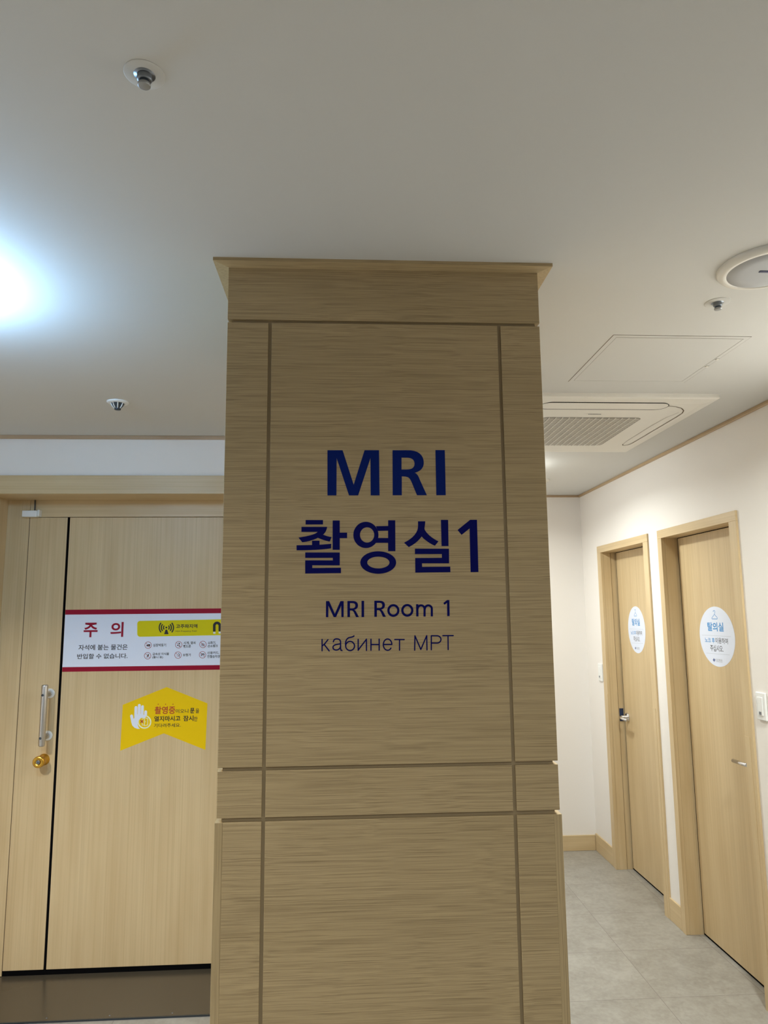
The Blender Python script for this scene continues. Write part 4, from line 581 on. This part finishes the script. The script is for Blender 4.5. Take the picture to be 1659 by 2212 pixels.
def vane(x0, x1, y0, y1, r):
    build('outlet_gap', MB().slab(rring(x0, x1, y0, y1, r, 10), zf, -.002, .0006), 'black', t)
    build('vane', MB().slab(rring(x0 + .0035, x1 - .0035, y0 + .0035, y1 - .0065, r - .0045, 10), zf, -.002, .0009), 'ivory', t)
gy0, gy1, gx0, gx1 = 2.872, 3.378, .838, 1.272
vane(.780, 1.306, 2.662, 2.756, .044)
vane(.650, .716, 2.800, 3.372, .032)
m = MB()
def groove(path, wd):
    L, R = ribbon(path, wd); k = len(L); m.add([zf(q.x, q.y, .0008) for q in L + R], [(i, i + 1, k + i + 1, k + i) for i in range(k - 1)])
groove([(1.304, 2.700), (1.34, 2.709), (1.372, 2.729), (1.397, 2.762), (1.409, 2.80), (1.412, 2.86), (1.412, 3.33), (1.407, 3.360), (1.395, 3.372), (1.381, 3.368), (1.374, 3.350)], .0042)
groove([(1.374, 3.350), (1.368, 3.28), (1.366, 3.0), (1.372, 2.86), (1.390, 2.79)], .0016)
build('corner_groove', m, 'seam', t)
gr = MB().slab(rring(gx0, gx1, gy0, gy1, .03, 8), zf, -.002, .0006)
gl = build('intake_grille', gr, 'grille', t)
m = MB(); k = 0
x = gx1 - .030
while x > gx0 + .005:
    e = .01 if (x - gx0 < .03) else .001
    m.box(x - .0016, x + .0016, gy0 + e, gy1 - e, zP - .004, zP - .0005); x -= .0287
build('grille_ribs', m, 'ivory', gl)
m = MB(); y = gy0 + .02
while y < gy1 - .01:
    m.add([(gx0 + .006, y, zP - .0007), (gx1 - .006, y, zP - .0007), (gx1 - .006, y + .014, zP - .0028), (gx0 + .006, y + .014, zP - .0028)], [(0, 1, 2, 3)]); y += .0270
build('grille_slats', m, 'slat', gl)
m = MB(); 
for i in range(9):
    x = 1.018 + i * .0062; m.add([(x, 2.818, zP - .0009), (x + .004, 2.818, zP - .0009), (x + .0065, 2.829, zP - .0009), (x + .0025, 2.829, zP - .0009)], [(0, 1, 2, 3)])
build('wordmark', m, 'grey_dark', t)
m = MB()
for i in range(4): m.add([(1.03 + i * .011, 2.636, zP + .0115), (1.036 + i * .011, 2.636, zP + .0115), (1.038 + i * .011, 2.641, zP + .0095), (1.032 + i * .011, 2.641, zP + .0095)], [(0, 1, 2, 3)])
build('indicator_lights', m, 'grille', t)

# ------------------------------------------------------------------ lamps
def drum(spec, r, dp, mat, label):
    x, y, st, c, wt = spec
    t = thing('ceiling_lamp', (x, y, H), label, 'lamp', 'drum ceiling lamps')
    build('base', MB().lathe((x, y, H), (0, 0, -1), [(r * .7, 0), (r * .7, .012), (r * .6, .014)], 40), 'white', t)
    build('diffuser', MB().lathe((x, y, H), (0, 0, -1), [(r * .9, .012), (r, .018), (r, dp - .015), (r * .96, dp - .006), (r * .85, dp - .002), (0, dp)], 48), mat, t)
    if wt:
        l = bpy.data.lights.new('lamp_light', 'AREA'); l.shape = 'DISK'; l.size = 1.7 * r; l.energy = wt; l.color = c; l.spread = math.radians(165)
        o = bpy.data.objects.new('lamp_light', l); COL.objects.link(o); o.parent = t; o.location = (0, 0, -dp - .003)
drum(LAMP_WEST, .18, .16, 'lamp_glow', 'glowing round drum lamp on the ceiling before the wide door')
drum(LAMP_HALL, .075, .07, 'hall_glow', 'small drum lamp on the hall ceiling behind the pillar')
def downlight(spec, label):
    x, y, wt, c, r, beam = spec
    t = thing('downlight', (x, y, H), label, 'lamp', 'recessed downlights')
    build('ring', MB().lathe((x, y, H), (0, 0, -1), [(r + .014, 0), (r + .014, .003), (r + .004, .006), (r, .004)], 48), 'white', t)
    build('disc', MB().lathe((x, y, H), (0, 0, -1), [(r, .001), (r, .003), (0, .003)], 48), 'lamp_disc', t)
    l = bpy.data.lights.new('lamp_light', 'AREA'); l.shape = 'DISK'; l.size = 2 * r; l.energy = wt; l.color = c; l.spread = math.radians(beam)
    o = bpy.data.objects.new('lamp_light', l); COL.objects.link(o); o.parent = t; o.location = (0, 0, -.012)
downlight(LAMP_DOOR, 'recessed downlight before the wide door')
downlight(LAMP_END, 'recessed downlight near the end wall of the hall')
downlight(LAMP_SIDE, 'recessed downlight beside the hatch, outside the picture')
downlight(FILL_REAR, 'added round fill lamp above the camera, brightening the pillar front')
